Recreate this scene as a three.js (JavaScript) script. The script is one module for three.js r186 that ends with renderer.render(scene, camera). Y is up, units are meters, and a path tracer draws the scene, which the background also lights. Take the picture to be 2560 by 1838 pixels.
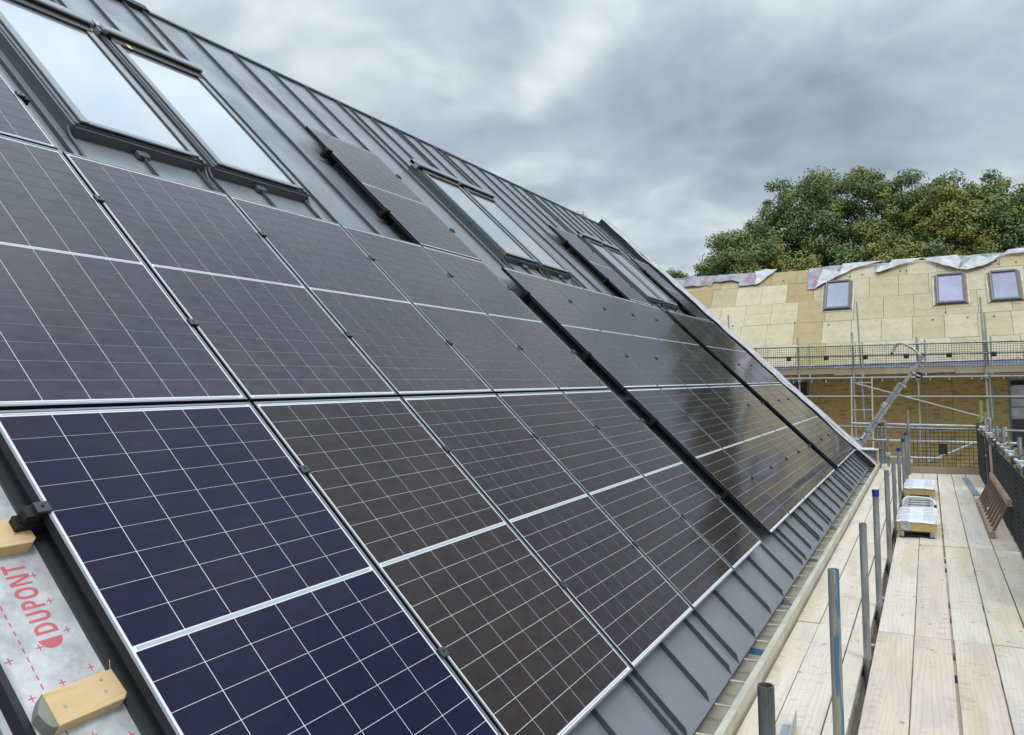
import * as THREE from 'three';
import { mergeGeometries } from 'three/addons/utils/BufferGeometryUtils.js';
import { RoundedBoxGeometry } from 'three/addons/geometries/RoundedBoxGeometry.js';

// ------------------------------------------------------------------ camera, sky, sun, exposure
const scene = new THREE.Scene();
const V = (x, y, z) => new THREE.Vector3(x, y, z);
const CAM = V(1.3548, 7.4244, 1.4694);
const camera = new THREE.PerspectiveCamera(50.467, 1024 / 735, 0.05, 3000);
camera.matrixAutoUpdate = true;
{
  const r = V(0.88195354, -0.02378995, -0.47073558), d = V(-0.03366584, -0.9993541, -0.01256994), f = V(-0.47013249, 0.02693381, -0.88218479);
  camera.position.copy(CAM);
  camera.quaternion.setFromRotationMatrix(new THREE.Matrix4().makeBasis(r, d.clone().negate(), f.clone().negate()));
}
scene.add(camera);
const EXPOSURE = 1.6;

let seed = 7;
const rnd = () => { seed = (seed + 0x6d2b79f5) | 0; let t = Math.imul(seed ^ (seed >>> 15), 1 | seed); t = (t + Math.imul(t ^ (t >>> 7), 61 | t)) ^ t; return ((t ^ (t >>> 14)) >>> 0) / 4294967296; };
const rr = (a, b) => a + (b - a) * rnd();
const pick = (a) => a[Math.floor(rnd() * a.length)];
const clamp = (x, a = 0, b = 1) => Math.min(b, Math.max(a, x));
const sstep = (a, b, x) => { const t = clamp((x - a) / (b - a)); return t * t * (3 - 2 * t); };
const mix = (a, b, t) => a + (b - a) * t;
const mix3 = (a, b, t) => [mix(a[0], b[0], t), mix(a[1], b[1], t), mix(a[2], b[2], t)];
// value noise, with an optional period so that textures tile
const hash = (x, y, z) => { let h = Math.imul(x, 374761393) ^ Math.imul(y, 668265263) ^ Math.imul(z, 2147483647 ^ 0x5bd1e995); h = Math.imul(h ^ (h >>> 13), 1274126177); return ((h ^ (h >>> 16)) >>> 0) / 4294967296; };
const sm = (t) => t * t * (3 - 2 * t);
function vn(x, y, s = 0, px = 0, py = 0) {
  const xi = Math.floor(x), yi = Math.floor(y), fx = sm(x - xi), fy = sm(y - yi);
  const wx = (i) => (px ? ((i % px) + px) % px : i), wy = (i) => (py ? ((i % py) + py) % py : i);
  return mix(mix(hash(wx(xi), wy(yi), s), hash(wx(xi + 1), wy(yi), s), fx), mix(hash(wx(xi), wy(yi + 1), s), hash(wx(xi + 1), wy(yi + 1), s), fx), fy);
}
function fbm(x, y, s = 0, oct = 4, px = 0, py = 0) {
  let a = 0, w = 0.5, n = 0;
  for (let i = 0; i < oct; i++) { a += w * vn(x, y, s + i * 17, px, py); n += w; w *= 0.5; x *= 2; y *= 2; px *= 2; py *= 2; }
  return a / n;
}
function vn3(x, y, z, s) { const zi = Math.floor(z), f = sm(z - zi); return mix(vn(x, y, s + zi * 131), vn(x, y, s + (zi + 1) * 131), f); }
function fbm3(x, y, z, s, oct) { let a = 0, w = 0.5, n = 0; for (let i = 0; i < oct; i++) { a += w * vn3(x, y, z, s + i * 57); n += w; w *= 0.5; x *= 2.03; y *= 2.03; z *= 2.03; } return a / n; }

// overcast sky: a broken deck of cloud, darker blue-grey masses with pale gaps, brighter towards the zenith
{
  const W = 2048, H = 1024, data = new Float32Array(W * H * 4);
  // [azimuth, elevation, spread in azimuth, spread in elevation, amount]
  const masses = [[-138, 24, 9, 5, 0.10], [-134, 22, 4, 4, 0.10], [-130, 17, 8, 4, -0.12], [-119, 27, 8, 3.2, -0.24], [-127, 22, 5, 2, 0.08], [-116.4, 22.0, 2.0, 1.8, 0.28], [-119.5, 19.8, 4, 1.5, 0.16], [-111.5, 25.2, 2.6, 2.0, 0.36], [-113.5, 23.8, 1.4, 1.2, 0.12],
    [-105, 21, 6, 4, -0.20], [-98, 17, 11, 4, -0.24], [-90, 17, 9, 4.5, -0.20], [-93, 24, 7, 3, -0.05], [-86, 25, 6, 2, 0.14], [-107, 11, 5, 3.0, 0.15], [-111, 8, 5, 2.2, 0.12], [-117, 15.5, 5, 2.5, 0.03], [-98, 9, 6, 2, 0.04], [-80, 12, 8, 5, -0.04]];
  for (let j = 0; j < H; j++) {
    const el = ((j + 0.5) / H - 0.5) * Math.PI, ce = Math.cos(el), se = Math.sin(el), eld = (el * 180) / Math.PI;
    for (let i = 0; i < W; i++) {
      const az = ((i + 0.5) / W - 0.5) * 2 * Math.PI, azd = (az * 180) / Math.PI;
      let c;
      const dx = Math.cos(az) * ce, dz = Math.sin(az) * ce, dy = Math.max(se, 0.0);
      const k = 1 / (dy + 0.28), px = dx * k, pz = dz * k;
      const wx = fbm(px * 1.6, pz * 1.6, 400, 3) - 0.5, wz = fbm(px * 1.6, pz * 1.6, 430, 3) - 0.5;
      const big = fbm(px * 1.5 + wx * 1.2, pz * 1.5 + wz * 1.2, 11, 4), fine = fbm(px * 5 + wx * 3, pz * 5 + wz * 3, 77, 5);
      const puff = 1 - Math.abs(2 * fbm(px * 8 + wx * 1.2, pz * 8 + wz * 1.2, 141, 5) - 1) * 2.2;
      let b = 0.60 + 0.16 * (puff - 0.6) + 0.42 * (big - 0.5) + 0.78 * (fine - 0.5);
      for (const [a, e, sa, sE, m] of masses) {
        let da = azd - a + 9 * wx; if (da > 180) da -= 360; if (da < -180) da += 360;
        const de = eld - e + 7 * wz, q = (da / sa) ** 2 + (de / sE) ** 2;
        if (q < 12) b += m * Math.exp(-q * 0.5) * (0.75 + 0.5 * fine);
      }
      b += 0.10 * sstep(8, 0, eld);
      c = b < 0.5 ? mix3([0.29, 0.365, 0.44], [0.46, 0.55, 0.635], clamp(b / 0.5)) : mix3([0.46, 0.55, 0.635], [0.80, 0.875, 0.91], clamp((b - 0.5) / 0.5) ** 1.15);
      const up = 1 + 2.0 * sstep(23, 62, eld) * (1 + 0.42 * Math.cos(az + 2.05) * ce);
      c = c.map((x, q) => x * up * [1.0, 1, 1][q] / EXPOSURE);
      if (eld < 0) { const g = sstep(0, -6, eld); c = mix3(c, [0.12, 0.12, 0.11], g); }
      const o = (j * W + i) * 4; data[o] = c[0]; data[o + 1] = c[1]; data[o + 2] = c[2]; data[o + 3] = 1;
    }
  }
  const sky = new THREE.DataTexture(data, W, H, THREE.RGBAFormat, THREE.FloatType);
  sky.mapping = THREE.EquirectangularReflectionMapping; sky.magFilter = sky.minFilter = THREE.LinearFilter; sky.wrapS = THREE.RepeatWrapping; sky.needsUpdate = true;
  scene.background = sky; scene.environment = sky;
}
const sun = new THREE.DirectionalLight(new THREE.Color().setRGB(1, 0.965, 0.91), 0.75);
sun.position.set(16, 34, 4); sun.target.position.set(0, 5, -8);
sun.castShadow = true; sun.shadow.radius = 30; sun.shadow.mapSize.set(2048, 2048);
Object.assign(sun.shadow.camera, { left: -30, right: 30, top: 30, bottom: -30, near: 1, far: 90 });
scene.add(sun, sun.target);

// ------------------------------------------------------------------ helpers
const names = new Map();
const numbered = (n) => { const k = names.get(n) ?? 0; names.set(n, k + 1); return k ? `${n}_${String(k).padStart(3, '0')}` : n; };
const lit = (m) => { m.castShadow = true; m.receiveShadow = true; return m; };
function thing(name, label, category, group, pos = [0, 0, 0]) {
  const o = new THREE.Group(); o.name = numbered(name); o.position.set(...pos); scene.add(o);
  o.userData = { label, category, kind: 'thing' }; if (group) o.userData.group = group;
  return o;
}
function part(name, geo, mat, parent, label, kind) {
  const o = lit(new THREE.Mesh(Array.isArray(geo) ? mergeGeometries(geo.map((g) => (g.index ? g.toNonIndexed() : g))) : geo, mat));
  o.name = name; parent.add(o); if (label) o.userData.label = label; if (kind) o.userData.kind = kind;
  return o;
}
function struct(name, geo, mat) { const o = part(name, geo, mat, scene); o.name = numbered(name); o.userData.kind = 'structure'; return o; }
// box with uv in metres (longest in-plane axis along v)
function metreUV(g, sc = 1, ou = 0, ov = 0) {
  const p = g.attributes.position, n = g.attributes.normal, uv = new Float32Array(p.count * 2);
  for (let i = 0; i < p.count; i++) {
    const ax = Math.abs(n.getX(i)), ay = Math.abs(n.getY(i)), az = Math.abs(n.getZ(i)), x = p.getX(i), y = p.getY(i), z = p.getZ(i);
    const [u, v] = ay >= ax && ay >= az ? [x, z] : ax >= az ? [z, y] : [x, y];
    uv[2 * i] = u * sc + ou; uv[2 * i + 1] = v * sc + ov;
  }
  g.setAttribute('uv', new THREE.BufferAttribute(uv, 2));
  return g;
}
const bx = (x0, x1, y0, y1, z0, z1) => metreUV(new THREE.BoxGeometry(Math.abs(x1 - x0), Math.abs(y1 - y0), Math.abs(z1 - z0)).translate((x0 + x1) / 2, (y0 + y1) / 2, (z0 + z1) / 2));
const rb = (x0, x1, y0, y1, z0, z1, r = 0.004, sg = 1) => metreUV(new RoundedBoxGeometry(Math.abs(x1 - x0), Math.abs(y1 - y0), Math.abs(z1 - z0), sg, r).translate((x0 + x1) / 2, (y0 + y1) / 2, (z0 + z1) / 2));
const YUP = V(0, 1, 0);
function between(g, a, b) { const d = b.clone().sub(a); return g.applyQuaternion(new THREE.Quaternion().setFromUnitVectors(YUP, d.clone().normalize())).translate(a.x, a.y, a.z); }
// a hollow steel tube from a to b
function tube(a, b, r = 0.0242, seg = 14) {
  const L = a.distanceTo(b), w = 0.004;
  const pts = [[r - w, 0.25], [r - w, 0], [r, 0], [r, L], [r - w, L], [r - w, L - 0.25]].map((p) => new THREE.Vector2(...p));
  const g = new THREE.LatheGeometry(pts, seg); const p = g.attributes.position, uv = g.attributes.uv;
  for (let i = 0; i < p.count; i++) uv.setXY(i, uv.getX(i), p.getY(i) * 0.7 + L * 0.37);
  const nn = g.toNonIndexed(); nn.computeVertexNormals(); smoothTube(nn);
  return between(nn, a, b);
}
function smoothTube(g) { const p = g.attributes.position, n = g.attributes.normal; for (let i = 0; i < p.count; i++) if (Math.abs(n.getY(i)) < 0.5) { const x = p.getX(i), z = p.getZ(i), l = Math.hypot(x, z) || 1, s = x * n.getX(i) + z * n.getZ(i) < 0 ? -1 : 1; n.setXYZ(i, (s * x) / l, 0, (s * z) / l); } return g; }
const rod = (a, b, r = 0.006, seg = 8) => between(new THREE.CylinderGeometry(r, r, a.distanceTo(b), seg).translate(0, a.distanceTo(b) / 2, 0), a, b).toNonIndexed();
const bar = (a, b, w, h) => { const L = a.distanceTo(b); return between(metreUV(new THREE.BoxGeometry(w, L, h).translate(0, L / 2, 0)), a, b).toNonIndexed(); };

const toS = (x) => { x = clamp(x); return x <= 0.0031308 ? x * 12.92 : 1.055 * x ** (1 / 2.4) - 0.055; };
function tex(w, h, fn, srgb = true, wrap = true) {
  const d = new Uint8Array(w * h * 4);
  for (let j = 0; j < h; j++) for (let i = 0; i < w; i++) {
    const c = fn(i / w, j / h, i, j), o = (j * w + i) * 4;
    for (let k = 0; k < 3; k++) { const v = Array.isArray(c) ? c[k] : c; d[o + k] = Math.round(255 * (srgb ? toS(v) : clamp(v))); }
    d[o + 3] = 255;
  }
  const t = new THREE.DataTexture(d, w, h, THREE.RGBAFormat); t.magFilter = THREE.LinearFilter; t.minFilter = THREE.LinearMipmapLinearFilter; t.generateMipmaps = true;
  if (wrap) t.wrapS = t.wrapT = THREE.RepeatWrapping;
  if (srgb) t.colorSpace = THREE.SRGBColorSpace;
  t.needsUpdate = true; return t;
}
const rep = (t, x, y) => { const c = t.clone(); c.repeat.set(x, y); c.needsUpdate = true; return c; };
const col = (r, g, b) => new THREE.Color().setRGB(r, g, b);
const M = (o) => new THREE.MeshStandardMaterial(o);
const P = (o) => new THREE.MeshPhysicalMaterial(o);

// ------------------------------------------------------------------ materials
const mottle = tex(256, 256, (u, v) => { const f = fbm(u * 6, v * 6, 3, 5, 6, 6); return 0.72 + 0.5 * (f - 0.5) + 0.06 * (hash(Math.floor(u * 256), Math.floor(v * 256), 5) - 0.5); });
const roughMap = tex(256, 256, (u, v) => { const f = fbm(u * 5, v * 5, 23, 5, 5, 5); return [0, clamp(0.62 + 0.7 * (f - 0.5)), 0]; }, false);
const metalTex = tex(512, 512, (u, v) => { const f = fbm(u * 4, v * 4, 31, 5, 4, 4), g = fbm(u * 24, v * 3, 39, 3, 24, 3); return 0.9 + 0.16 * (f - 0.5) + 0.06 * (g - 0.5) + 0.03 * (hash(Math.floor(u * 512), Math.floor(v * 512), 8) - 0.5); });
const waveBump = tex(256, 256, (u, v) => fbm(u * 3, v * 3, 91, 3, 3, 3), false);
const roofMetal = P({ color: col(0.205, 0.225, 0.245), map: metalTex, ior: 1.5, roughness: 0.60, roughnessMap: rep(roughMap, 0.7, 0.7), bumpMap: waveBump, bumpScale: 0.0008, specularIntensity: 1 });
const seamMetal = P({ color: col(0.085, 0.094, 0.104), roughness: 0.5 });
const flashMetal = P({ color: col(0.05, 0.054, 0.058), map: metalTex, roughness: 0.5 });
const frameMetal = P({ color: col(0.10, 0.108, 0.115), roughness: 0.4 });
const frameLight = P({ color: col(0.22, 0.235, 0.245), roughness: 0.38 });
const darkRubber = M({ color: col(0.012, 0.012, 0.014), roughness: 0.6 });
const blackAlu = P({ color: col(0.012, 0.0125, 0.015), roughness: 0.55, specularIntensity: 0.6 });
const panelFrame = P({ color: col(0.022, 0.023, 0.027), metalness: 0.0, roughness: 0.6, specularIntensity: 0.5 });
const skyPane = P({ color: col(0.25, 0.28, 0.305), roughness: 0.25, clearcoat: 1, clearcoatRoughness: 0.02 });
const backsheet = P({ color: col(0.74, 0.76, 0.78), roughness: 0.12, ior: 1.28 });
const ribbon = P({ color: col(0.42, 0.45, 0.47), roughness: 0.14, ior: 1.28 });

// solar cells: dust and slight mottling, no print
const cellTex = [0, 1, 2, 3].map((k) => tex(128, 128, (u, v, i, j) => {
  let b = 0.8 + 0.5 * (fbm(u * 3, v * 3, 200 + k, 4) - 0.5) + 0.10 * (hash(i, j, 210 + k) - 0.5);
  const sp = hash(i >> 1, j >> 1, 220 + k); const d = sp > 0.9993 ? 0.4 : sp > 0.998 ? 0.10 : 0;
  return [b + d * 9, b + d * 8, b + d * 6].map((x) => clamp(x * 0.8, 0, 1));
}));
const cellRough = tex(256, 256, (u, v) => [0, clamp(0.55 + 0.8 * (fbm(u * 4, v * 4, 260, 5, 4, 4) - 0.5)), 0], false);
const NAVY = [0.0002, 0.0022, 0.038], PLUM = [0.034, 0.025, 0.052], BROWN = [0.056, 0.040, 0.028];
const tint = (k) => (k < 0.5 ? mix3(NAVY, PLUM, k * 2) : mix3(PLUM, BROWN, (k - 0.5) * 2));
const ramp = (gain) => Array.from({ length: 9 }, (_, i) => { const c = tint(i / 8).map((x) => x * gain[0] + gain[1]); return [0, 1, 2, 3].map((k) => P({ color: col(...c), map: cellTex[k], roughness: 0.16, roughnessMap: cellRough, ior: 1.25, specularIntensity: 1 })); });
const CELLS = ramp([1, 0]), SHEEN_CELLS = ramp([1.25, 0.034]);  // upper panels use a paler copy: grazing sky sheen put into the colour

// scaffold boards
const boardTex = [0, 1, 2, 3, 4].map((k) => tex(256, 2048, (u, v) => {
  const s = 300 + k * 40, L = v * 3.48, wob = 0.10 * (fbm(L * 1.4, 1.7, s, 3) - 0.5) + 0.05 * (fbm(L * 6, u * 2, s + 3, 2) - 0.5);
  const c0 = 0.5 + 0.35 * (hash(k, 3, 9) - 0.5);
  let x = Math.abs(u + wob - c0);
  const knots = [[hash(k, 1, 1), hash(k, 1, 2)], [hash(k, 2, 1), hash(k, 2, 2)], [hash(k, 3, 1), hash(k, 3, 2)], [hash(k, 4, 1), hash(k, 4, 2)]];
  let kn = 0, push = 0;
  for (const [kx, ky] of knots) { const dx = (u - kx) * 0.23, dy = (v - ky) * 3.48, q = Math.hypot(dx * 1.5, dy * 0.8); push += 0.16 * Math.exp(-((q / 0.07) ** 2)); kn = Math.max(kn, sstep(0.019, 0.009, Math.hypot(dx, dy))); }
  x += push;
  const ring = 0.5 + 0.5 * Math.sin(2 * Math.PI * (x * 8 + 3.0 * fbm(L * 0.55, 9, s + 8, 2) + 0.7 * fbm(u * 5, L * 1.3, s + 12, 2)));
  const grain = ring ** 5 * 0.20 * (0.4 + 1.2 * fbm(u * 3, L * 1.1, s + 70, 3)) + 0.20 * (fbm(u * 90, L * 3, s + 20, 3) - 0.5);
  const wear = fbm(u * 3, L * 2.2, s + 25, 4), stain = sstep(0.58, 0.74, fbm(u * 1.6, L * 0.9, s + 31, 4)), grey = sstep(0.52, 0.72, fbm(u * 2.2, L * 1.4, s + 36, 4));
  const chatter = sstep(0.66, 0.80, vn(u * 3.3 + 1.6 * vn(L * 5, 1, s + 60), L * 46 + 3 * vn(u * 4, L * 2, s + 63), s + 41)) * sstep(0.46, 0.62, fbm(u * 4, L * 1.6, s + 44, 3));
  let c = mix3([0.66, 0.585, 0.485], [0.74, 0.685, 0.60], wear);
  c = mix3(c, [0.60, 0.50, 0.31], 0.42 * stain); c = mix3(c, [0.52, 0.51, 0.50], 0.50 * grey);
  c = mix3(c, [0.42, 0.35, 0.285], clamp(grain * 1.35)); c = mix3(c, [0.36, 0.31, 0.26], 0.28 * chatter); c = mix3(c, [0.2, 0.145, 0.10], 0.65 * kn);
  const e = Math.min(u, 1 - u); c = mix3(c, [0.34, 0.28, 0.22], 0.35 * sstep(0.035, 0.0, e + 0.02 * (vn(L * 9, 1, s + 50) - 0.3)));
  return c;
}, true, false));
const boardMats = boardTex.flatMap((t, k) => [[0.93, 0.885, 0.85], [0.88, 0.80, 0.75], [0.90, 0.865, 0.81]].map((c) => M({ map: t, color: col(...c), roughness: 0.85, bumpMap: t, bumpScale: 0.0012 })));
const pineTex = tex(256, 512, (u, v) => { const w = u + 0.06 * fbm(v * 4, 2, 510, 3), r = 0.5 + 0.5 * Math.sin(2 * Math.PI * (w * w * 9 + w * 3 + 3.2 * fbm(v * 0.9, u * 1.2, 515, 2))); let c = mix3([0.66, 0.475, 0.245], [0.50, 0.33, 0.155], r ** 2.4 * 0.55 * sstep(0.3, 0.7, fbm(u * 3, v * 1.5, 522, 3)) + 0.35 * (fbm(u * 2.5, v * 2, 524, 3) - 0.4) + 0.15 * (fbm(u * 40, v * 3, 519, 2) - 0.5)); const cr = Math.abs(u - 0.33 - 0.12 * v) < 0.004 && v > 0.4 ? 0.5 : 0; return mix3(c, [0.12, 0.07, 0.04], cr); });
const pine = M({ map: pineTex, roughness: 0.75, bumpMap: pineTex, bumpScale: 0.0006 });
const pineEnd = M({ color: col(0.36, 0.345, 0.31), map: mottle, roughness: 0.9 });
const toeTex = boardTex[2], toeWood = M({ map: toeTex, color: col(0.70, 0.60, 0.52), roughness: 0.9 }), toePale = M({ map: toeTex, color: col(0.98, 0.92, 0.82), roughness: 0.9 });

// galvanised tube, worn; blue paint remnant
const galvTex = tex(128, 512, (u, v) => { const st = fbm(u * 22, v * 2.4, 601, 4, 22, 0), bl = fbm(u * 4, v * 7, 611, 4, 4, 0); let b = 0.30 + 0.34 * (st - 0.5) + 0.40 * (bl - 0.5); const c = [b * 0.97, b, b * 0.98]; return mix3(c, [0.22, 0.13, 0.08], 0.5 * sstep(0.66, 0.78, fbm(u * 5, v * 11, 621, 4, 5, 0))); });
const galv = M({ map: galvTex, metalness: 0.35, roughness: 0.55, roughnessMap: roughMap });
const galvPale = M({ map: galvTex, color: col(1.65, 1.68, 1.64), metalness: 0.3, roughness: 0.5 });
const galvFar = M({ color: col(0.42, 0.43, 0.42), metalness: 0.2, roughness: 0.6 });
const bluePaintTex = tex(256, 512, (u, v) => { const st = fbm(u * 22, v * 2.4, 601, 4, 22, 0); let b = 0.27 + 0.2 * (st - 0.5); const k = sstep(0.50, 0.56, fbm(u * 5, v * 4, 631, 5, 5, 0) + 0.16 * Math.sin(u * 6.283 + 0.4) - 0.16 + 0.14 * sstep(0.1, 0.25, v) * sstep(0.95, 0.6, v)); let c = mix3([b, b * 1.02, b * 0.95], [0.42, 0.40, 0.28], 0.5 * sstep(0.45, 0.7, fbm(u * 6, v * 6, 641, 4, 6, 0))); return mix3(c, [0.04, 0.17, 0.33], k * 0.85); });
const bluePole = M({ map: bluePaintTex, metalness: 0.15, roughness: 0.5 });
const darkPole = M({ map: galvTex, color: col(0.45, 0.47, 0.48), metalness: 0.3, roughness: 0.5 });
const bluePlastic = P({ color: col(0.02, 0.035, 0.30), roughness: 0.4 });
const blueSteel = M({ map: galvTex, color: col(0.25, 0.75, 1.5), roughness: 0.5 });
const yellowTube = M({ map: mottle, color: col(0.50, 0.52, 0.14), roughness: 0.6 });
const clampSteel = M({ color: col(0.20, 0.18, 0.16), map: mottle, metalness: 0.4, roughness: 0.6 });
const alu = M({ color: col(0.52, 0.53, 0.54), map: mottle, metalness: 0.35, roughness: 0.42 });
const whitePlastic = P({ color: col(0.70, 0.70, 0.69), roughness: 0.4 });
const blackNet = M({ color: col(0.018, 0.02, 0.02), roughness: 0.7 });
const plateBlack = M({ color: col(0.02, 0.021, 0.024), roughness: 0.5 });
const gutterMat = P({ color: col(0.70, 0.65, 0.51), map: rep(mottle, 1.2, 1.2), roughness: 0.45 });
const rustTex = tex(256, 256, (u, v) => mix3([0.11, 0.065, 0.04], [0.28, 0.20, 0.145], fbm(u * 8, v * 8, 701, 5, 8, 8)));
const rust = M({ map: rustTex, color: col(1.35, 1.35, 1.35), roughness: 0.9 }), rustPale = M({ map: rustTex, color: col(2.1, 2.1, 2.1), roughness: 0.85 });

// far building
const brickTex = tex(1024, 1024, (u, v) => {
  const R = 40, Wn = 14, row = Math.floor(v * R), fy = v * R - row, off = (row % 2) * 0.5, cx = u * Wn + off, cell = ((Math.floor(cx) % Wn) + Wn) % Wn, fx = cx - Math.floor(cx);
  const h = hash(cell, row, 801), h2 = hash(cell, row, 802);
  let c = mix3([0.50, 0.355, 0.14], [0.60, 0.44, 0.19], h); if (h2 > 0.86) c = mix3(c, [0.32, 0.21, 0.085], 0.6); if (h2 < 0.06) c = mix3(c, [0.46, 0.36, 0.2], 0.4);
  const f = fbm(u * 60, v * 60, 811, 3, 60, 60); c = c.map((x) => x * (0.8 + 0.4 * f));
  const mort = Math.max(fy < 0.15 ? 1 : 0, fx < 0.05 ? 1 : 0); return mix3(c, [0.46, 0.35, 0.18], mort * 0.5);
});
const brick = M({ map: rep(brickTex, 1 / 3.15, 1 / 3.0), roughness: 0.95, bumpMap: rep(brickTex, 1 / 3.15, 1 / 3.0), bumpScale: 0.006 });
const insTex = tex(512, 512, (u, v) => { const fib = fbm(u * 10, v * 70, 821, 3, 10, 70), bl = fbm(u * 4, v * 4, 825, 4, 4, 4), dk = sstep(0.70, 0.80, vn(u * 16, v * 70, 829, 16, 70)) * sstep(0.5, 0.66, fbm(u * 5, v * 9, 833, 3, 5, 9)); const b = 0.86 + 0.22 * (fib - 0.5) + 0.26 * (bl - 0.5) - 0.22 * dk; return [b, b * (0.99 - 0.03 * dk), b * (0.97 - 0.05 * dk)]; });
const insMat = [[0.61, 0.53, 0.36], [0.58, 0.50, 0.325], [0.635, 0.56, 0.395], [0.57, 0.48, 0.30]].map((c) => M({ map: rep(insTex, 0.8, 0.8), color: col(...c), roughness: 0.95, bumpMap: insTex, bumpScale: 0.004 }));
const insPale = [[0.66, 0.58, 0.385], [0.69, 0.61, 0.42]].map((c) => M({ map: rep(insTex, 0.8, 0.8), color: col(...c), roughness: 0.95 }));
const insTan = [[0.52, 0.41, 0.22], [0.49, 0.38, 0.195]].map((c) => M({ map: rep(insTex, 0.8, 0.8), color: col(...c), roughness: 0.95, bumpMap: insTex, bumpScale: 0.008 }));
const lilacGlass = P({ color: col(0.40, 0.39, 0.55), map: rep(mottle, 0.35, 0.35), roughness: 0.35, clearcoat: 1, clearcoatRoughness: 0.03 });
const darkFrame = M({ color: col(0.035, 0.037, 0.045), roughness: 0.5 });
const whiteFoam = M({ color: col(0.80, 0.77, 0.73), map: mottle, roughness: 0.9 });
const copperFoil = M({ color: col(0.50, 0.27, 0.11), map: mottle, roughness: 0.7 });

// wind-tight membrane with red print
function membraneCanvas() {
  const W = 512, H = 1536, c = document.createElement('canvas'); c.width = W; c.height = H;
  const g = c.getContext('2d'), im = g.createImageData(W, H);
  for (let j = 0; j < H; j++) for (let i = 0; i < W; i++) {
    const u = i / W, v = j / H, f = fbm(u * 6, v * 18, 901, 5, 0, 18), q = fbm(u * 30, v * 90, 907, 3, 0, 90), o = (j * W + i) * 4;
    const b = 0.52 + 0.36 * (f - 0.5) + 0.14 * (q - 0.5);
    im.data[o] = 255 * toS(b); im.data[o + 1] = 255 * toS(b * 1.01); im.data[o + 2] = 255 * toS(b * 1.03); im.data[o + 3] = 255;
  }
  g.putImageData(im, 0, 0);
  // canvas x = across the strip, 0.36 m wide from s = -0.36; canvas y grows down the slope, t from 1.90 (top) to 0.70 (bottom)
  const X = (s) => ((s + 0.36) / 0.36) * W, Y = (t) => ((1.90 - t) / 1.2) * H;
  g.fillStyle = 'rgba(205,66,74,0.72)'; g.strokeStyle = 'rgba(200,55,66,0.75)';
  g.save(); g.translate(X(-0.062), Y(1.176)); g.rotate(-Math.PI / 2);
  g.font = 'bold 100px sans-serif'; const wd = g.measureText('DUPONT').width;
  g.scale(((0.262 / 1.2) * H) / wd, ((0.068 / 0.36) * W) / 74); g.fillText('DUPONT', 0, 0); g.restore();
  g.beginPath(); g.ellipse(X(-0.096), Y(1.165), (0.034 / 0.36) * W, (0.034 / 1.2) * H, 0, 0, Math.PI); g.fill();
  g.lineWidth = 5;
  for (const [s, t] of [[-0.05, 1.385], [-0.045, 1.285], [-0.04, 1.175], [-0.135, 1.145], [-0.035, 1.035], [-0.125, 1.02], [-0.225, 1.13], [-0.215, 1.005], [-0.04, 1.50], [-0.04, 1.60], [-0.14, 1.52], [-0.21, 1.25], [-0.2, 1.37], [-0.03, 0.80], [-0.12, 0.84], [-0.21, 0.88], [-0.12, 1.70], [-0.04, 1.75], [-0.21, 1.65]]) {
    g.beginPath(); g.moveTo(X(s - 0.010), Y(t)); g.lineTo(X(s + 0.010), Y(t)); g.moveTo(X(s), Y(t - 0.011)); g.lineTo(X(s), Y(t + 0.011)); g.stroke();
  }
  g.lineWidth = 6; for (let t = 0.72; t < 1.89; t += 0.03) { g.beginPath(); g.moveTo(X(-0.178), Y(t)); g.lineTo(X(-0.178), Y(t + 0.017)); g.stroke(); }
  const t = new THREE.CanvasTexture(c); t.colorSpace = THREE.SRGBColorSpace; t.wrapS = THREE.ClampToEdgeWrapping; t.wrapT = THREE.RepeatWrapping; return t;
}
const membrane = M({ map: membraneCanvas(), roughness: 0.7, bumpMap: mottle, bumpScale: 0.001 });
function farMembraneCanvas() {
  const W = 512, H = 512, c = document.createElement('canvas'); c.width = W; c.height = H; const g = c.getContext('2d'), im = g.createImageData(W, H);
  for (let j = 0; j < H; j++) for (let i = 0; i < W; i++) { const u = i / W, v = j / H, f = fbm(u * 8, v * 8, 951, 5, 8, 8), o = (j * W + i) * 4, b = 0.36 + 0.34 * (f - 0.5); im.data[o] = 255 * toS(b); im.data[o + 1] = 255 * toS(b * 0.97); im.data[o + 2] = 255 * toS(b * 1.06); im.data[o + 3] = 255; }
  g.putImageData(im, 0, 0); g.fillStyle = 'rgba(195,70,85,0.75)'; g.font = 'bold 70px sans-serif';
  for (const [x, y, a] of [[90, 200, -1.35], [330, 330, -1.5], [210, 470, -1.4], [450, 480, -1.45]]) { g.save(); g.translate(x, y); g.rotate(a); g.scale(0.6, 1); g.fillText('DUPONT', 0, 0); g.restore(); }
  const t = new THREE.CanvasTexture(c); t.colorSpace = THREE.SRGBColorSpace; t.wrapS = t.wrapT = THREE.RepeatWrapping; t.repeat.set(0.5, 0.5); return t;
}
const farMembrane = M({ map: farMembraneCanvas(), roughness: 0.8, bumpMap: mottle, bumpScale: 0.03, side: THREE.DoubleSide });
const coverTex = tex(256, 256, (u, v) => { const f = fbm(u * 6, v * 6, 981, 5, 6, 6), b = 0.50 + 0.5 * (f - 0.5), k = 0.5 * sstep(0.60, 0.66, fbm(u * 9, v * 5, 985, 3, 9, 5)) * sstep(0.5, 0.6, fbm(u * 30, v * 30, 987, 2, 30, 30)); return mix3([b, b * 0.97, b * 1.0], [0.50, 0.16, 0.18], k); });
const coverMembrane = M({ map: coverTex, roughness: 0.75, bumpMap: rep(mottle, 1.5, 1.5), bumpScale: 0.02, side: THREE.DoubleSide });
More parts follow.
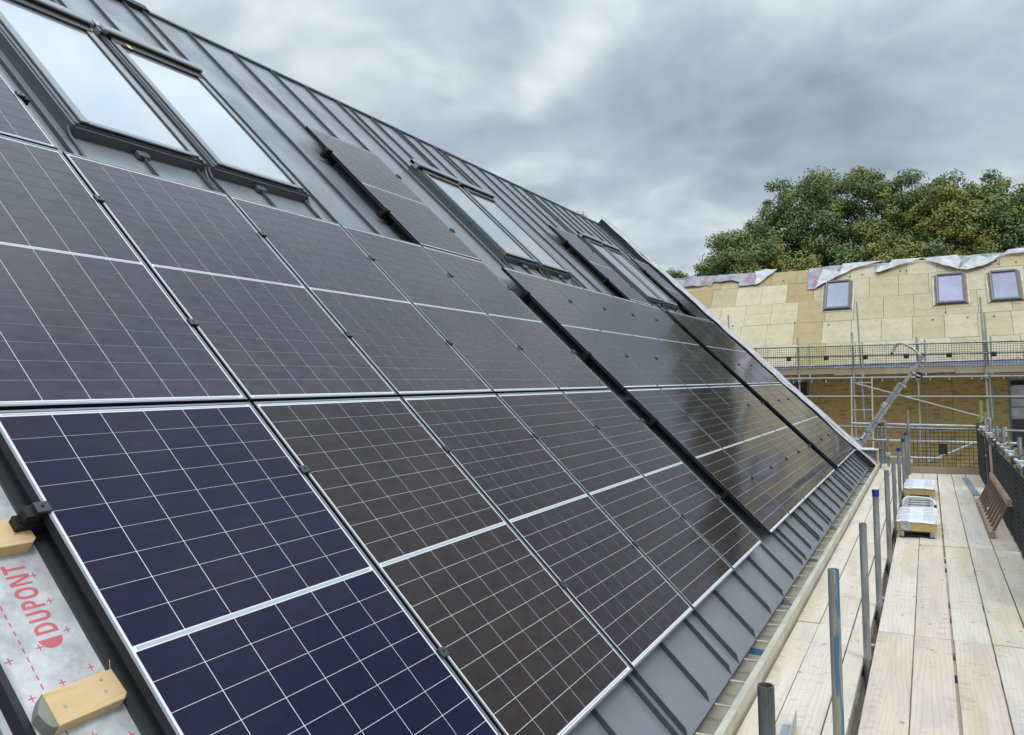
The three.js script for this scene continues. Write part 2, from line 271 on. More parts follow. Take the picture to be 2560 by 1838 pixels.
const whiteSheet = M({ color: col(0.78, 0.79, 0.80), map: rep(mottle, 0.8, 0.8), roughness: 0.8, bumpMap: rep(mottle, 0.7, 0.7), bumpScale: 0.05, side: THREE.DoubleSide });

// ------------------------------------------------------------------ ground
const soilTex = tex(512, 512, (u, v) => mix3([0.10, 0.085, 0.06], [0.24, 0.205, 0.15], fbm(u * 8, v * 8, 41, 6, 8, 8)));
{ const g = new THREE.PlaneGeometry(1600, 1600); g.rotateX(-Math.PI / 2); metreUV(g); struct('ground', g, M({ map: rep(soilTex, 1 / 6, 1 / 6), roughness: 1, bumpMap: rep(soilTex, 1 / 6, 1 / 6), bumpScale: 0.05 })); }

// ------------------------------------------------------------------ the roof frame: s along the eaves, t up the slope, n out of the roof
const A = (44.7 * Math.PI) / 180, ca = Math.cos(A), sa = Math.sin(A), O = V(0, 6, 0);
const eS = V(0, 0, -1), eT = V(-ca, sa, 0), eN = V(sa, ca, 0);
const roofQ = new THREE.Quaternion().setFromRotationMatrix(new THREE.Matrix4().makeBasis(eS, eT, eN));
const R = (s, t, n = 0) => O.clone().addScaledVector(eS, s).addScaledVector(eT, t).addScaledVector(eN, n);
const N0 = -0.13, RIDGE = 7.78, EAVE = -0.43, S_END = 16.33;
function onRoof(o, s = 0, t = 0, n = 0) { o.position.copy(R(s, t, n)); o.quaternion.copy(roofQ); return o; }

const house = thing('terraced_house', 'new house whose steep grey standing seam roof carries the solar panels', 'building');
{
  // roof deck, in roof axes
  const deck = onRoof(part('roof', [bx(0.0, S_END, EAVE + 0.01, RIDGE, N0 - 0.2, N0 - 0.012)], flashMetal, house));
  const lines = [[0.60], [1.2], [1.36], [1.94, 0], [2.40], [2.50], [2.98, 0], [3.49], [3.71], [4.27], [4.90], [5.48], [6.07], [6.68], [6.93], [7.41, 1], [7.95], [8.06], [8.50, 1], [9.02], [9.24], [9.83], [10.42], [11.03], [11.58], [12.14], [12.40], [12.92, 2], [13.42], [13.96], [14.52], [15.05], [15.55], [15.98]];
  const cuts = [[4.47, 6.40], [4.39, 6.32], [4.33, 6.26]];
  const edges = [0.0, ...lines.map((l) => l[0]), S_END];
  for (let i = 0; i < edges.length - 1; i++) {
    const w = edges[i + 1] - edges[i], g = bx(-w / 2 + 0.003, w / 2 - 0.003, -(RIDGE - EAVE) / 2, (RIDGE - EAVE) / 2, -0.004, 0.004);
    metreUV(g, 1, rr(0, 5), rr(0, 5));
    const p = part('roof_pan', g, roofMetal, deck); p.position.set(edges[i] + w / 2, (RIDGE + EAVE) / 2, N0 - 0.004); p.rotation.y = rr(-0.004, 0.004);
  }
  const seamGeo = (t0, t1, cutLow) => {
    const s = new THREE.Shape(); s.moveTo(t0, 0); s.lineTo(t1, 0); s.lineTo(t1, 0.030); s.lineTo(t0 + 0.05, 0.030); s.closePath();
    const g = new THREE.ExtrudeGeometry(s, { depth: 0.009, bevelEnabled: false }); // (t, n, s) -> (s, t, n)
    g.applyMatrix4(new THREE.Matrix4().set(0, 0, 1, -0.0045, 1, 0, 0, 0, 0, 1, 0, 0, 0, 0, 0, 1));
    return g;
  };
  for (const [s, c] of lines) {
    const spans = c === undefined ? [[EAVE + 0.004, RIDGE - 0.02]] : [[EAVE + 0.02, cuts[c][0] - 0.05], [cuts[c][1] + 0.12, RIDGE - 0.02]];
    for (const [a, b] of spans) {
      const m = part('standing_seam', seamGeo(a, b, true), seamMetal, deck); m.position.set(s, 0, N0);
    }
    if (c !== undefined) { const m = part('seam_cap', rb(-0.045, 0.045, cuts[c][0] - 0.085, cuts[c][0] - 0.02, N0 + 0.001, N0 + 0.045, 0.012, 2), frameMetal, deck); m.position.set(s, 0, 0); }
  }
  part('ridge_cap', [bx(0, S_END, RIDGE - 0.03, RIDGE + 0.02, N0 + 0.001, N0 + 0.028)], seamMetal, deck);
  part('ridge_flashing', [bx(2.3, 3.78, RIDGE - 0.06, RIDGE + 0.05, N0 + 0.03, N0 + 0.05)], darkRubber, deck, 'black flashing strip lapped over the ridge');
  part('ridge_upstand', [bx(1.0, 3.72, RIDGE + 0.02, RIDGE + 0.55, N0 + 0.0, N0 + 0.012)], roofMetal, deck, 'grey sheet standing up past the ridge');
  part('drip_edge', [bx(0, S_END, EAVE - 0.012, EAVE + 0.03, N0 - 0.05, N0 - 0.0085)], flashMetal, deck);
  // back slope, walls
  const rx = R(0, RIDGE, N0).x, ry = R(0, RIDGE, N0).y, back = new THREE.Shape(); back.moveTo(rx + 0.02, ry - 0.01); back.lineTo(rx - 5.4, ry - 5.4); back.lineTo(rx - 5.4, ry - 5.6); back.lineTo(rx + 0.02, ry - 0.25); back.closePath();
  const bg = new THREE.ExtrudeGeometry(back, { depth: S_END, bevelEnabled: false }); bg.translate(0, 0, -S_END);
  part('back_slope', bg, roofMetal, house);
  part('wall', bx(-0.35, -0.08, 0, 5.35, -S_END, 0), brick, house); part('wall', bx(rx - 5.3, rx - 5.05, 0, 5.6, -S_END, 0), brick, house);
  part('gable_wall', [(() => { const s = new THREE.Shape(); s.moveTo(-0.4, 0); s.lineTo(-0.4, 5.5); s.lineTo(rx, ry - 0.5); s.lineTo(rx - 5.0, ry - 5.6); s.lineTo(rx - 5.0, 0); s.closePath(); const g = new THREE.ExtrudeGeometry(s, { depth: 0.25, bevelEnabled: false }); g.translate(0, 0, -S_END + 0.05); return g; })()], brick, house);
  // box gutter: floor, inner face, outer wall with a rolled top, straps
  const gz = -16.35;
  const gut = part('gutter', [bx(0.13, 0.375, 5.475, 5.483, gz, 2), bx(0.125, 0.133, 5.475, 5.585, gz, 2), bx(0.372, 0.380, 5.46, 5.652, gz, 2), bx(0.345, 0.384, 5.652, 5.662, gz, 2)], gutterMat, house, 'cream metal box gutter along the eaves');
  for (let k = 0; k < 42; k++) { const z = 0.7 - k * 0.415 + rr(-0.015, 0.015); if (z > 1.9) continue; part('gutter_strap', bx(0.134, 0.371, 5.585, 5.593, z - 0.011, z + 0.011), gutterMat, gut); }
  // far parapet: metal face, membrane laid over the top
  const par = onRoof(part('parapet', [bx(S_END, S_END + 0.42, EAVE - 0.06, RIDGE + 0.05, N0 - 0.3, 0.035)], flashMetal, house, 'gable parapet with dark metal face and membrane top'));
  const strip = new THREE.PlaneGeometry(0.50, RIDGE - EAVE + 0.2, 8, 140); const sp = strip.attributes.position;
  for (let i = 0; i < sp.count; i++) { const x = sp.getX(i), y = sp.getY(i); sp.setZ(i, 0.03 * (fbm(x * 5 + 3, y * 2.2, 71, 3) - 0.3) - 0.06 * sstep(0.20, 0.25, Math.abs(x)) * (0.4 + fbm(y * 1.5, 4, 74, 2))); if (x < -0.2) sp.setX(i, x + 0.05 * (fbm(y * 1.3, 2, 77, 3) - 0.5)); }
  strip.computeVertexNormals(); metreUV(strip);
  const cover = part('membrane_cover', strip, coverMembrane, par, 'lilac grey printed membrane over the parapet'); cover.position.set(S_END + 0.215, (RIDGE + EAVE) / 2, 0.05);
  // boxed end of the parapet at the eaves
  part('parapet_end', [bx(0.10, 0.36, 5.50, 5.95, -16.75, -16.36)], M({ color: col(0.30, 0.275, 0.28), map: mottle, roughness: 0.8 }), house);
  part('parapet_trim', [bx(0.362, 0.395, 5.47, 5.965, -16.76, -16.33)], pine, house);
  part('parapet_sheet', [bx(-0.1, 0.40, 5.967, 5.985, -16.8, -16.30)], whiteSheet, house);
  // party wall with membrane beside the camera, dark flange, neighbour's metal beyond
  const pw = onRoof(part('party_wall', [bx(-0.262, 0.0, EAVE + 0.05, RIDGE, N0 - 0.25, N0 + 0.002)], darkRubber, house, 'party wall strip between two roofs'));
  const ms = new THREE.PlaneGeometry(0.27, RIDGE - EAVE, 18, 400), mp = ms.attributes.position, mu = ms.attributes.uv;
  for (let i = 0; i < mp.count; i++) {
    const x = mp.getX(i), y = mp.getY(i), s = x - 0.135, t = y + (RIDGE + EAVE) / 2, edge = sstep(-0.228, -0.27, s);
    mp.setXYZ(i, s + 0.006 * (vn(t * 3, 2, 83) - 0.5), t, N0 + 0.012 - 0.085 * edge ** 1.5 + 0.007 * (fbm(s * 14, t * 7, 81, 3) - 0.5));
    mu.setXY(i, (s + 0.36) / 0.36, (t - 0.70) / 1.2);
  }
  ms.computeVertexNormals(); part('membrane', ms, membrane, pw, 'grey roofing membrane printed in red');
  part('flange', [bx(-0.004, 0.075, EAVE, RIDGE, N0 + 0.001, N0 + 0.024), bx(0.046, 0.052, EAVE, RIDGE, N0 + 0.0245, N0 + 0.029)], flashMetal, pw, 'dark metal flange along the party wall');
  const near = onRoof(part('adjoining_roof', [bx(-4, -0.268, EAVE, RIDGE, N0 - 0.3, N0 - 0.075)], roofMetal, house, 'smooth grey metal roof beyond the party wall'));
  for (const s of [-1.4, -1.95]) { const m = part('standing_seam', seamGeo(EAVE + 0.02, RIDGE - 0.02, true), seamMetal, near); m.position.set(s, 0, N0 - 0.075); }

  // roof windows
  const SW = 0.962, NB = N0 + 0.05, KW = 0.05 / 1.965;
  const roofWindow = (s0, t0, H0, label, extra) => {
    const H = H0 * 1.024;
    const w = onRoof(part('roof_window', [bx(0, 0.032, 0, H, NB, 0.012), bx(SW - 0.032, SW, 0, H, NB, 0.012), bx(0.032, SW - 0.032, 0, 0.04, NB, 0.0), bx(0.032, SW - 0.032, H - 0.04, H, NB, 0.012)], frameMetal, house, label), s0 + (s0 + 1.47) * KW, t0 + (t0 - 0.04) * KW, -0.05);
    part('sash', [rb(0.036, 0.094, 0.012, H - 0.14, 0.013, 0.028, 0.004), rb(SW - 0.094, SW - 0.036, 0.012, H - 0.14, 0.013, 0.028, 0.004), rb(0.095, SW - 0.095, 0.008, 0.05, 0.013, 0.026, 0.004)], frameLight, w);
    part('gasket', [bx(0.094, 0.103, 0.05, H - 0.14, 0.010, 0.019), bx(SW - 0.103, SW - 0.094, 0.05, H - 0.14, 0.010, 0.019), bx(0.103, SW - 0.103, 0.05, 0.056, 0.010, 0.018)], darkRubber, w);
    part('pane', [bx(0.1, SW - 0.1, 0.05, H - 0.1, 0.004, 0.013)], skyPane, w);
    part('hood', [rb(-0.012, SW + 0.012, H - 0.085, H + 0.03, 0.02, 0.072, 0.02, 3), rb(0.0, SW, H - 0.012, H + 0.06, 0.0, 0.052, 0.012, 2)], frameLight, w);
    part('vent_flap', [bx(0.05, SW - 0.05, H - 0.185, H - 0.09, 0.016, 0.034)], M({ color: col(0.045, 0.047, 0.045), roughness: 0.45 }), w);
    part('hood_shadow_gap', [bx(0.03, SW - 0.03, H - 0.094, H - 0.082, 0.02, 0.06)], darkRubber, w);
    for (const q of [-0.022, SW + 0.002]) part('side_flashing', [bx(q, q + 0.02, -0.02, H + 0.02, NB, 0.004)], frameMetal, w);
    part('apron', [bx(0.0, SW, -0.022, -0.002, NB, -0.012)], frameMetal, w);
    for (const s of [-0.03, SW + 0.03]) {
      const sh = new THREE.CatmullRomCurve3([V(s * 1.0, 0.0, -0.03), V(s, -0.05, -0.055), V(s + (s < 0 ? 0.012 : -0.012), -0.12, -0.068), V(s + (s < 0 ? -0.004 : 0.004), -0.36, -0.072)]);
      part('corner_flare', new THREE.TubeGeometry(sh, 10, 0.012, 6), seamMetal, w);
    }
    if (extra) { part('sticker', [bx(0.16, 0.20, H - 0.20, H - 0.14, 0.036, 0.038)], M({ color: col(0.75, 0.55, 0.22), roughness: 0.6 }), w); }
    part('corner_bracket', [bx(-0.05, 0.03, H - 0.03, H + 0.05, 0.02, 0.06), bx(-0.05, -0.04, H - 0.10, H + 0.05, 0.0, 0.05)], alu, w);
    return w;
  };
  roofWindow(1.40, 4.37, 1.83, 'roof window beside the single upper panel at the party wall end');
  roofWindow(2.43, 4.36, 1.83, 'roof window with a small yellow sticker under its hood', true);
  roofWindow(6.69, 4.30, 1.82, 'first roof window of the middle pair');
  roofWindow(7.66, 4.28, 1.82, 'second roof window of the middle pair');
  roofWindow(11.94, 4.25, 1.82, 'first roof window of the pair by the parapet');
  roofWindow(12.91, 4.23, 1.82, 'second roof window of the pair by the parapet');
}

// ------------------------------------------------------------------ solar panels
const PW = 1.134, PH = 1.977, PITCH = 1.154, ROW = 1.997;
const frameGeo = mergeGeometries([bx(0, 0.010, 0, PH, -0.035, 0), bx(PW - 0.010, PW, 0, PH, -0.035, 0), bx(0.010, PW - 0.010, 0, 0.010, -0.035, 0), bx(0.010, PW - 0.010, PH - 0.010, PH, -0.035, 0)]);
const sheetGeo = bx(0.010, PW - 0.010, 0.010, PH - 0.010, -0.012, -0.0024);
const cw = (PW - 0.020 - 2 * 0.011 - 5 * 0.0037) / 6, half = (PH - 0.020 - 2 * 0.018 - 0.022) / 2, chh = (half - 8 * 0.0025) / 9;
const cellGeo = new THREE.BoxGeometry(cw, chh, 0.0012);
const cellAt = (i, j) => [0.010 + 0.011 + cw / 2 + i * (cw + 0.0037), 0.010 + 0.018 + chh / 2 + j * (chh + 0.0025) + (j >= 9 ? 0.022 - 0.0025 : 0), -0.0018];
const ribbonGeo = mergeGeometries([bx(0.03, PW - 0.03, PH / 2 - 0.006, PH / 2 + 0.006, -0.0023, -0.0019)]);
const stripGeo = bx(0.035, PW - 0.035, -0.0025, 0.0025, -0.0023, -0.0019);
const lipGeo = mergeGeometries([bx(0.0003, 0.0097, 0.0003, PH - 0.0003, 0.0001, 0.0008), bx(PW - 0.0097, PW - 0.0003, 0.0003, PH - 0.0003, 0.0001, 0.0008), bx(0.0098, PW - 0.0098, 0.0003, 0.0097, 0.0001, 0.0008), bx(0.0098, PW - 0.0098, PH - 0.0097, PH - 0.0003, 0.0001, 0.0008)]);
const skyLitLip = P({ color: col(0.22, 0.235, 0.255), metalness: 0.5, roughness: 0.35 });  // paler metal on the frame tops: sky reflection put into the colour
function solarPanel(s, t, tone, single, label, group) {
  const cellSet = t > 1 ? SHEEN_CELLS : CELLS;
  const o = onRoof(thing('solar_panel', label, 'solar panel', group), s, t, 0);
  part('sky_lit_lip', lipGeo, skyLitLip, part('frame', frameGeo, panelFrame, o)); part('backsheet', sheetGeo, backsheet, o); part('busbar', ribbonGeo, ribbon, o); if (single) for (const y of [0.0185, PH - 0.0185]) part('edge_ribbon', stripGeo, ribbon, o).position.y = y;
  const base = rr(-0.03, 0.03);
  if (single) {
    for (let j = 0; j < 18; j++) for (let i = 0; i < 6; i++) {
      const k = clamp(tone(i, j) + base + rr(-0.045, 0.045)), c = part('solar_cell', cellGeo, cellSet[Math.round(k * 8)][Math.floor(rnd() * 4)], o);
      c.position.set(...cellAt(i, j)); c.rotation.set(rr(-1, 1) * 0.0006, rr(-1, 1) * 0.0006, Math.floor(rnd() * 2) * Math.PI);
    }
  } else {
    const g = []; for (let j = 0; j < 18; j++) for (let i = 0; i < 6; i++) { const c = cellGeo.clone().rotateX(rr(-1, 1) * 0.0006).rotateY(rr(-1, 1) * 0.0006).translate(...cellAt(i, j)); g.push(c); }
    part('solar_cells', mergeGeometries(g), cellSet[Math.round(clamp(0.75 + base) * 8)][Math.floor(rnd() * 4)], o, undefined, 'stuff');
  }
  return o;
}
const ORD = ['first', 'second', 'third', 'fourth', 'fifth'];
const G1 = [0, 1, 2, 3, 4].map((k) => k * PITCH), G2 = [0, 1, 2, 3, 4].map((k) => 6.21 + k * PITCH), G3 = [0, 1, 2].map((k) => 12.46 + k * PITCH);
const toneA = (k) => (i, j) => (k === 0 ? 0.0 + 0.016 * j + 0.012 * i : k === 1 ? 0.86 - 0.02 * (i < 1) : 0.80);
const toneB = (k) => (i, j) => (k === 0 ? 0.50 + 0.015 * j : k === 1 ? 0.66 : 0.70);
for (let k = 0; k < 5; k++) {
  solarPanel(G1[k], 0, toneA(k), true, `solar panel in the lower row nearest the timber blocks, ${ORD[k]} from the blocks`, 'solar panels of the group beside the timber blocks');
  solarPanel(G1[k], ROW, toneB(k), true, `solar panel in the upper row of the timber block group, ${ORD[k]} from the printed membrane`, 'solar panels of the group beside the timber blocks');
}
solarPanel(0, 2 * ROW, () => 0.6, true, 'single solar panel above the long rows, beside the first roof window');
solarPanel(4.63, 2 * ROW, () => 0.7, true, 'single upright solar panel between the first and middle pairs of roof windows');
for (let k = 0; k < 5; k++) {
  solarPanel(G2[k], 0, null, false, `solar panel in the lower row of the five-wide middle group, ${ORD[k]} along`, 'solar panels of the middle group');
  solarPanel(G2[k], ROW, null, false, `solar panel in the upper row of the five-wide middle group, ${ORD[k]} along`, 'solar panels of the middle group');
}
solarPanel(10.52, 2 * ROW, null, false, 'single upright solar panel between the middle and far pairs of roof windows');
for (let k = 0; k < 3; k++) {
  solarPanel(G3[k], 0, null, false, `solar panel in the lower row of the three-wide group by the parapet, ${ORD[k]} along`, 'solar panels of the group by the parapet');
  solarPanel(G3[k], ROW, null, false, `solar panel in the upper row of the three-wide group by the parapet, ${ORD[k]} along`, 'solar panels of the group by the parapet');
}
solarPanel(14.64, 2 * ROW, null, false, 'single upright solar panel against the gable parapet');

// mounting rails with their clamps
const clampGeo = (() => { const s = new THREE.Shape(); s.moveTo(-0.020, -0.018); s.lineTo(0.020, -0.018); s.lineTo(0.020, 0.018); s.lineTo(-0.020, 0.018); s.closePath(); const h = new THREE.Path(); h.absarc(0, 0, 0.008, 0, Math.PI * 2); s.holes.push(h); const g = new THREE.ExtrudeGeometry(s, { depth: 0.008, bevelEnabled: true, bevelSize: 0.003, bevelThickness: 0.003, bevelSegments: 2, curveSegments: 10 }); return g; })();
const boltGeo = new THREE.CylinderGeometry(0.0065, 0.0065, 0.008, 6).rotateX(Math.PI / 2);
const clampMat = P({ color: col(0.05, 0.052, 0.058), roughness: 0.4, metalness: 0.3 });
function rail(s0, n, t, label, pitch = PITCH) {
  const s1 = s0 + (n - 1) * pitch + PW, o = onRoof(thing('mounting_rail', label, 'rail', 'black mounting rails under the solar panels'), s0, t, 0);
  part('rail', [bx(-0.075, s1 - s0 + 0.05, -0.022, 0.022, -0.095, -0.040), bx(-0.070, s1 - s0 + 0.045, -0.010, 0.010, -0.0395, -0.037)], blackAlu, o);
  for (let k = 0; k <= n; k++) {
    const x = k === 0 ? -0.012 : k === n ? s1 - s0 + 0.012 : k * pitch - 0.010;
    const c = part('clamp', clampGeo, clampMat, o); c.position.set(x, 0, 0.004); const b = part('bolt', boltGeo, blackAlu, c); b.position.z = 0.004;
    if (k === 0 || k === n) { const d = k ? 1 : -1; part('end_block', [bx(x + d * 0.004, x + d * 0.05, -0.022, 0.022, -0.036, 0.0)], blackAlu, o); }
    else part('clamp_stem', [bx(x - 0.008, x + 0.008, -0.02, 0.02, -0.036, 0.0)], blackAlu, o);
  }
  for (let x = 0.1; x < s1 - s0; x += 1.2) part('seam_clip', [bx(x - 0.03, x + 0.03, -0.03, 0.03, N0 + 0.001, -0.0955)], blackAlu, o);
}
for (const [s0, n, nm] of [[0, 5, 'timber block'], [6.21, 5, 'middle'], [12.46, 3, 'parapet']]) [0.54, 1.54, ROW + 0.53, ROW + 1.53].forEach((t, i) => rail(s0, n, t, `${['lowest', 'second lowest', 'second highest', 'highest'][i]} black mounting rail under the ${nm} group of panels`));
[[0, 'beside the first roof window'], [4.63, 'between first and middle roof windows'], [10.52, 'between middle and far roof windows'], [14.64, 'against the parapet']].forEach(([s, w]) => [0.53, 1.53].forEach((t, i) => rail(s, 1, 2 * ROW + t, `${i ? 'upper' : 'lower'} black mounting rail under the single panel ${w}`)));

// ------------------------------------------------------------------ timber blocks on the membrane
function timberBlock(s, t, w, d, h, turn, label) {
  const o = onRoof(thing('timber_block', label, 'timber block', 'timber blocks on the printed membrane'), s, t, N0 + 0.014);
  o.rotateZ(turn);
  const sh = new THREE.Shape(); sh.moveTo(0.026, 0); sh.lineTo(w - 0.012, 0); sh.lineTo(w, 0.012); sh.lineTo(w - 0.004, d - 0.004); sh.lineTo(0.026, d); sh.closePath();
  const g = new THREE.ExtrudeGeometry(sh, { depth: h, bevelEnabled: true, bevelSize: 0.003, bevelThickness: 0.003, bevelSegments: 2 }); const p = g.attributes.position, uv = g.attributes.uv;
  for (let i = 0; i < p.count; i++) uv.setXY(i, (p.getY(i) + p.getZ(i) * 0.7) * 9, p.getX(i) * 3.2);
  part('timber', g, pine, o);
  const e = new THREE.Shape(); e.moveTo(0.0225, 0.001); e.lineTo(0.0225, d - 0.001); e.lineTo(0.008, d - 0.02); e.lineTo(-0.006, d * 0.55); e.lineTo(0.002, 0.02); e.lineTo(0.012, 0.004); e.closePath();
  part('weathered_end', new THREE.ExtrudeGeometry(e, { depth: h - 0.004, bevelEnabled: true, bevelSize: 0.002, bevelThickness: 0.002 }), pineEnd, o, 'grey weathered chamfered end');
  for (const [x, y] of [[0.06, d * 0.45], [w - 0.045, d * 0.78], [w - 0.05, d * 0.4]]) { const s1 = part('screw', mergeGeometries([new THREE.CylinderGeometry(0.0045, 0.0045, 0.003, 10).rotateX(Math.PI / 2)]), alu, o); s1.position.set(x, y, h + 0.0035); }
}
timberBlock(-0.238, 0.885, 0.225, 0.098, 0.042, 0.03, 'short pine block with grey chamfered end and three screws');
timberBlock(-0.27, 1.475, 0.245, 0.10, 0.045, 0.0, 'pine block on the membrane above the red lettering');
{ const o = onRoof(thing('splinter', 'thin pale wood splinter sticking up from the chamfered timber block', 'splinter'), -0.022, 0.984, N0 + 0.056); part('sliver', rod(V(0, 0, 0), V(0.006, 0.028, 0.012), 0.0009, 5), pine, o); }

// ------------------------------------------------------------------ near scaffold
const DECK = 5.57;
const scaf = thing('scaffold', 'tube scaffold with a boarded walkway running along the eaves', 'scaffold');
const boardGeo = (w, L, ou) => { const g = new RoundedBoxGeometry(w, 0.038, L, 1, 0.004), p = g.attributes.position, uv = g.attributes.uv; for (let i = 0; i < p.count; i++) uv.setXY(i, p.getX(i) / w + 0.5, p.getZ(i) / 3.48 + 0.5); return g; };
let lastB = -1;
function board(x0, x1, z0, z1, parent = scaf, y = DECK) {
  const L = Math.abs(z1 - z0), m = part('scaffold_board', boardGeo(x1 - x0, L - 0.008), pickBoard(), parent);
  m.position.set((x0 + x1) / 2, y - 0.019 + rr(-0.004, 0.003), (z0 + z1) / 2); m.rotation.set(rr(-1, 1) * 0.0012, (rnd() < 0.5 ? 0 : Math.PI) + rr(-1, 1) * 0.0012, rr(-1, 1) * 0.012);
  return m;
}
function pickBoard() { let k; do k = Math.floor(rnd() * boardMats.length); while (Math.floor(k / 3) === Math.floor(lastB / 3)); lastB = k; return boardMats[k]; }
{
  const xs = [[0.965, 1.201], [1.206, 1.438], [1.452, 1.682], [1.690, 1.916], [1.924, 2.150]], joint = [2.1, -1.42, -4.91, -8.40, -11.82, -15.28, -15.88];
  xs.forEach(([a, b], k) => { for (let i = 0; i < joint.length - 1; i++) board(a, b, joint[i] + (k === 4 && i > 0 && i < 4 ? -0.3 * (i === 2) : 0), joint[i + 1] + (k === 4 && i === 1 ? -0.3 : 0)); });
  for (const [a, b, j] of [[0.395, 0.555, [1.8, -1.5, -4.94, -8.3, -11.7, -15.2, -16.2]], [0.560, 0.790, [2, -1.46, -4.92, -8.38, -11.8, -15.2]], [0.797, 0.912, [2, -1.4, -4.90, -8.36, -11.8, -15.2]]]) for (let i = 0; i < j.length - 1; i++) board(a, b, j[i], j[i + 1]);
  board(0.40, 0.62, -15.25, -17.6); board(0.63, 0.86, -15.25, -17.6);
  for (let k = 0; k < 7; k++) for (const z of [1.9, -2.0, -5.9, -9.8, -13.7]) board(0.42 + k * 0.245, 0.65 + k * 0.245, z, z - 3.9, scaf, 3.6);  // unseen lower lift of boards, added so the slot above looks dark
  // standards that rise through the slot between the two runs of boards
  const stand = [[0.90, -0.93, 6.53, darkPole], [0.95, -2.31, 6.58, bluePole], [0.937, -4.24, 6.47, galv], [0.94, -5.62, 6.505, galv, 1], [0.945, -7.46, 6.49, galv], [0.935, -9.43, 6.37, galv], [0.925, -11.66, 6.38, galv, 1], [0.955, -12.81, 6.44, galv, 1], [0.962, -14.34, 6.45, galv, 1], [0.98, -15.6, 6.82, galv]];
  for (const [x, z, top, m, cap] of stand) {
    const lean = rr(-0.006, 0.006), p = part('standard', tube(V(x - lean, 0, z), V(x + lean * 0.3, top, z)), m, scaf, m === bluePole ? 'standard with flaking blue paint' : m === darkPole ? 'dark open-topped standard' : undefined);
    if (cap) part('end_cap', new THREE.CylinderGeometry(0.028, 0.027, 0.055, 16).translate(x + lean * 0.3, top - 0.012, z), bluePlastic, p, 'blue plastic tube cap');
    part('transom', tube(V(-0.05, DECK - 0.075, z - 0.07), V(2.45, DECK - 0.078, z - 0.07), 0.0242, 10), rnd() < 0.3 ? blueSteel : galv, scaf);
    part('transom', tube(V(0.30, DECK - 0.075, z - 0.52), V(2.42, DECK - 0.076, z - 0.52), 0.0242, 10), galv, scaf);
    part('coupler', rb(x - 0.045, x + 0.045, DECK - 0.15, DECK - 0.05, z - 0.10, z - 0.02, 0.012, 2), clampSteel, scaf);
    part('standard', tube(V(2.27, 0, z + 0.2), V(2.26, rr(6.65, 6.8), z + 0.2), 0.0242, 10), galv, scaf);
  }
  part('ledger', tube(V(0.89, DECK - 0.14, 2), V(0.90, DECK - 0.13, -17), 0.0242, 10), galv, scaf);
  part('ledger', tube(V(2.30, DECK - 0.14, 2), V(2.31, DECK - 0.13, -17), 0.0242, 10), galv, scaf);
  part('guard_rail', tube(V(2.205, 6.46, 1.5), V(2.205, 6.475, -16.0), 0.0242, 12), galvPale, scaf);
  part('guard_rail', tube(V(2.205, 6.02, 1.5), V(2.205, 6.02, -16.0), 0.0242, 12), galv, scaf);
  for (let z = -8.0; z > -15.5; z -= 0.62) { const q = z + rr(-0.1, 0.1); part('coupler', [rb(2.165, 2.26, 6.43 + rr(-0.02, 0.01), 6.52, q - 0.04, q + 0.04, 0.014, 2).toNonIndexed(), rod(V(2.2, 6.48, q), V(2.30 + rr(0, 0.05), 6.56, q + 0.03), 0.009, 6)], pick([clampSteel, galv, galvPale]), scaf); }
  // stop end
  part('toe_board', bx(0.96, 2.17, 5.562, 5.70, -15.93, -15.895), toeWood, scaf, 'reddish toe board closing the far end of the walkway');
  part('toe_board', bx(0.38, 0.93, 5.40, 5.62, -18.03, -17.995), toeWood, scaf);
  part('guard_rail', tube(V(-0.18, 6.47, -17.4), V(2.42, 6.405, -17.4), 0.0242, 12), galvPale, scaf, 'pale top rail across the far end');
  part('guard_rail', tube(V(-0.6, 6.36, -18.2), V(3.4, 6.26, -18.2), 0.0242, 12), galv, scaf);
  part('guard_rail', tube(V(-0.2, 6.13, -17.2), V(2.95, 6.075, -17.2), 0.0242, 12), galvPale, scaf);
  part('guard_rail', tube(V(0.60, 5.81, -16.6), V(1.55, 5.80, -16.6), 0.0242, 12), galvPale, scaf);
  part('brace', tube(V(1.30, 5.72, -16.7), V(2.14, 6.12, -16.7), 0.0242, 12), galvPale, scaf);
  for (const [x, top, m] of [[0.32, 6.42, galv], [0.395, 6.44, galv], [0.47, 6.43, galv]]) part('standard', tube(V(x, 0, -17.15 - x), V(x, top, -17.15 - x), 0.0242, 12), m, scaf);
  part('standard', tube(V(0.545, 0, -17.0), V(0.555, 6.24, -17.0), 0.0242, 12), galv, scaf);
  part('standard', tube(V(0.405, 5.3, -16.62), V(0.41, 5.98, -16.62), 0.0242, 12), blueSteel, scaf, 'short blue painted tube');
  part('coupler', [rb(0.30, 0.47, 5.94, 6.0, -16.66, -16.56, 0.014, 2).toNonIndexed(), rod(V(0.38, 5.97, -16.5), V(0.56, 6.0, -16.5), 0.01, 6)], clampSteel, scaf);
  part('coupler', rb(0.34, 0.48, 6.42, 6.50, -17.45, -17.33, 0.02, 2), clampSteel, scaf);
  part('coupler', rb(0.50, 0.60, 5.78, 5.87, -16.98, -16.9, 0.014, 2), galvPale, scaf);
  part('coupler', rb(0.93, 1.03, 5.75, 5.83, -16.0, -15.9, 0.014, 2), galvPale, scaf);
  part('coupler', [rb(2.20, 2.36, 6.37, 6.50, -17.45, -17.33, 0.02, 2).toNonIndexed(), rod(V(2.28, 6.45, -17.3), V(2.34, 6.53, -17.2), 0.014, 6)], clampSteel, scaf);
  part('standard', tube(V(2.305, 0, -17.3), V(2.295, 6.95, -17.3), 0.027, 12), yellowTube, scaf, 'yellow-green standard at the far corner');
}
